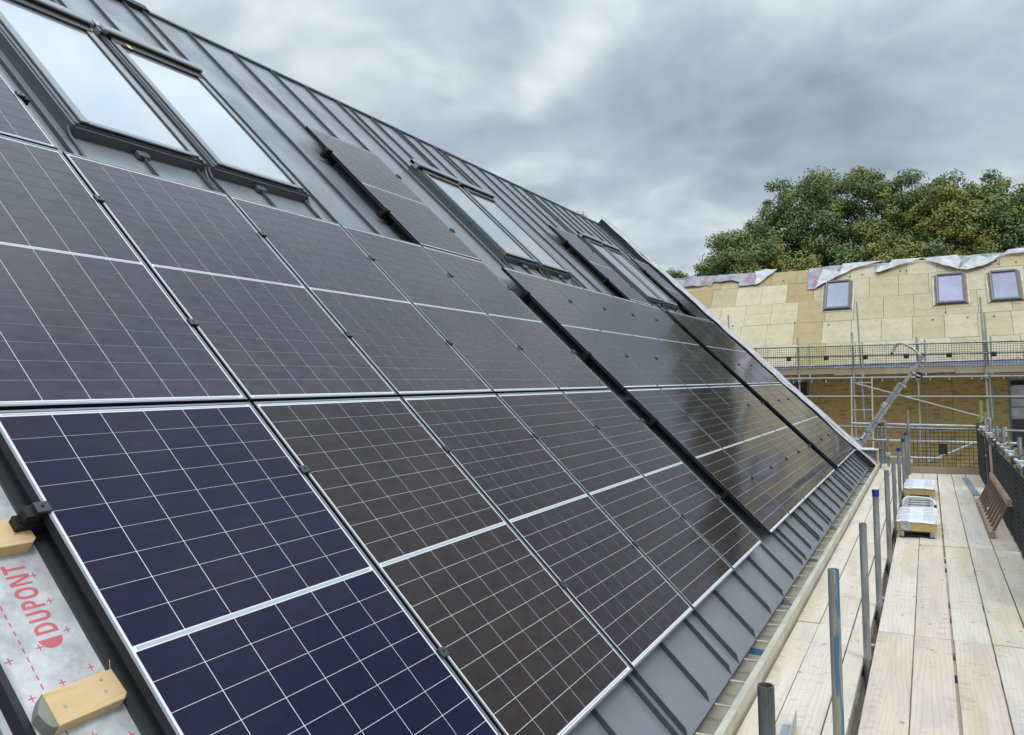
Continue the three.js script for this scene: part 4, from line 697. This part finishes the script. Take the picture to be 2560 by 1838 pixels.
// ------------------------------------------------------------------ trees
const leafM = M({ vertexColors: true, roughness: 0.75, side: THREE.DoubleSide });
const bark = M({ color: col(0.07, 0.055, 0.04), map: mottle, roughness: 1 });
const GREEN = [[0.115, 0.155, 0.056], [0.135, 0.175, 0.054], [0.09, 0.13, 0.052], [0.15, 0.185, 0.054]], YELLOW = [[0.23, 0.21, 0.045], [0.20, 0.195, 0.048], [0.165, 0.185, 0.05]]; let leafTris = 0;
function tree(x, z, lobes, yellow, label, dens = 1, base = 0) {
  const o = thing('tree', label, 'tree', 'trees behind the far roof', [x, base, z]);
  const pos = [], nor = [], colr = [], limbs = [];
  const cy = lobes[0][1], top = Math.max(...lobes.map((l) => l[1]));
  limbs.push(between(new THREE.CylinderGeometry(0.22, 0.48, cy * 0.95, 9).translate(0, cy * 0.475, 0), V(0, 0, 0), V(0.3, cy * 0.95, 0)).toNonIndexed());
  for (const [lx, ly, lz, rx, ry, rz] of lobes) {
    const n = Math.round(44 * dens * ((rx * ry + rx * rz + ry * rz) / 12) ** 0.9);
    for (let k = 0; k < n; k++) {
      const ct = rr(-0.75, 1), ph = rr(0, 6.283), st = Math.sqrt(1 - ct * ct), sh = rr(0.70, 1.02) + (rnd() < 0.10 ? 0.14 : 0), cx = lx + rx * sh * st * Math.cos(ph), cyy = ly + ry * sh * ct, cz = lz + rz * sh * st * Math.sin(ph), R0 = rr(0.42, 1.0) * (0.6 + 0.12 * Math.min(rx, 4));
      const yl = fbm3(cx * 0.35 + x, cyy * 0.35, cz * 0.35, 31, 2) + yellow - 0.5 > rr(0.12, 0.30) + 0.01, bc = yl ? pick(YELLOW) : pick(GREEN), leaves = Math.round(330 * R0 * R0 + 90);
      if (k % 3 === 0) { const m = V(cx * 0.4, mix(cy * 0.6, cyy, 0.45), cz * 0.4); limbs.push(between(new THREE.CylinderGeometry(0.03, 0.10, V(0, cy * 0.75, 0).distanceTo(m), 5).translate(0, V(0, cy * 0.75, 0).distanceTo(m) / 2, 0), V(0, cy * 0.75, 0), m).toNonIndexed(), between(new THREE.CylinderGeometry(0.012, 0.04, m.distanceTo(V(cx, cyy, cz)), 4).translate(0, m.distanceTo(V(cx, cyy, cz)) / 2, 0), m, V(cx, cyy, cz)).toNonIndexed()); }
      for (let i = 0; i < leaves; i++) {
        const c2 = rr(-1, 1), p2 = rr(0, 6.283), s2 = Math.sqrt(1 - c2 * c2), q = R0 * rnd() ** 0.45 * (1 + 0.3 * rnd()), d = V(s2 * Math.cos(p2), c2 * 0.72, s2 * Math.sin(p2)), c = V(cx, cyy, cz).addScaledVector(d, q);
        const nn = V(rr(-0.8, 0.8), rr(-0.3, 1.3), rr(-0.8, 0.8)).addScaledVector(d, 1.1).normalize(), t = V(rr(-1, 1), rr(-1, 1), rr(-1, 1)).cross(nn).normalize(), b = nn.clone().cross(t), w = rr(0.038, 0.066), l = rr(0.070, 0.130);
        const P0 = c.clone().addScaledVector(t, -l), P1 = c.clone().addScaledVector(b, w), P2 = c.clone().addScaledVector(t, l), P3 = c.clone().addScaledVector(b, -w), f = rr(0.8, 1.22), k3 = bc.map((v) => v * f * 1.35);
        for (const p of [P0, P2, P1, P0, P3, P2]) { pos.push(p.x, p.y, p.z); nor.push(nn.x, nn.y, nn.z); colr.push(...k3); }
      }
    }
  }
  part('trunk', limbs, bark, o);
  const g = new THREE.BufferGeometry(); g.setAttribute('position', new THREE.Float32BufferAttribute(pos, 3)); g.setAttribute('normal', new THREE.Float32BufferAttribute(nor, 3)); g.setAttribute('color', new THREE.Float32BufferAttribute(colr, 3));
  part('crown', g, leafM, o); leafTris += pos.length / 9;
}
tree(-10.6, -55, [[0, 13.6, 0, 3.0, 4.6, 3], [-1.4, 13.2, 0.5, 2.0, 2.8, 2], [1.6, 14.2, 1, 2.2, 4.6, 2]], 0.06, 'dark green tree on the sloping edge of the wood, next to the small bush');
tree(-5.0, -57, [[0, 15.6, 0, 3.9, 6.2, 3.4], [-2.6, 16.2, 0.6, 2.4, 4.6, 2.4], [2.6, 16.6, 0.2, 2.8, 5.6, 2.6]], 0.05, 'tallest round-topped green tree at the middle of the wood');
tree(0.4, -56, [[0, 15.2, 0, 2.8, 5.5, 2.6], [2.4, 15.6, -0.6, 2.4, 4.7, 2.2], [-1.6, 14.2, 1.4, 1.8, 3.8, 1.8], [1.2, 14.8, 1, 1.8, 5.0, 1.8]], 0.10, 'mixed green tree between the tallest tree and the golden tree');
tree(3.0, -53.5, [[0, 14.9, 0, 1.9, 4.2, 1.8], [0.6, 13.2, 0.8, 2.0, 2.4, 1.6]], 0.30, 'golden yellow tree standing out against dark green ones');
tree(5.6, -56.5, [[0, 15.4, 0, 3.0, 4.8, 3], [-1.2, 15.0, 0.4, 2.2, 5.0, 2.2], [2.2, 15, 0, 2.2, 4.2, 2]], 0.02, 'dark green tree beside the golden tree, above the last roof window');
tree(9.6, -57, [[0, 14.9, 0, 3.8, 5.0, 3], [2.6, 14.6, 1, 2.6, 4.4, 2.4], [-2.4, 14.4, 0.5, 2.0, 4.2, 2]], 0.04, 'green tree cut by the picture edge above the white flap');
tree(7.4, -50.5, [[0, 11.6, 0, 2.4, 3.6, 2], [1.6, 11.5, 0, 2, 3.4, 1.8]], 0.16, 'low olive tree in front of the dark trees at the ridge end');
tree(-7.8, -52, [[0, 13.2, 0, 2.3, 3.4, 2], [2.6, 12.6, 0.4, 1.8, 2.9, 1.8], [-2.0, 12.3, 0, 1.6, 2.7, 1.6]], 0.20, 'low yellowing tree in front of the tallest tree');
tree(-1.8, -52, [[0, 12.9, 0, 2.2, 3.0, 2], [2.6, 13.2, 0.4, 2.0, 2.7, 1.8]], 0.17, 'low yellow-green tree above the first torn white flap');
tree(-14.9, -55, [[0, 13.4, 0, 1.6, 2.7, 1.5], [0.6, 12.4, 0.4, 1.5, 2.4, 1.3]], 0.12, 'small separate bush where the far ridge meets the parapet', 1.3);
tree(-22.0, -55, [[0, 16.4, 0, 2.0, 4.1, 2]], 0.10, 'treetop just showing over the grey roof ridge', 1.0);
tree(16.5, -58, [[0, 14, 0, 4, 5.4, 3.4]], 0.05, 'broad green tree beyond the end of the far roof', 0.8);

console.log('leaf triangles', leafTris);
// ------------------------------------------------------------------ render
const renderer = new THREE.WebGLRenderer({ antialias: true });
renderer.toneMapping = THREE.LinearToneMapping; renderer.toneMappingExposure = EXPOSURE;
renderer.shadowMap.enabled = true; renderer.shadowMap.type = THREE.PCFSoftShadowMap;
renderer.setSize(1024, 735);
renderer.render(scene, camera);
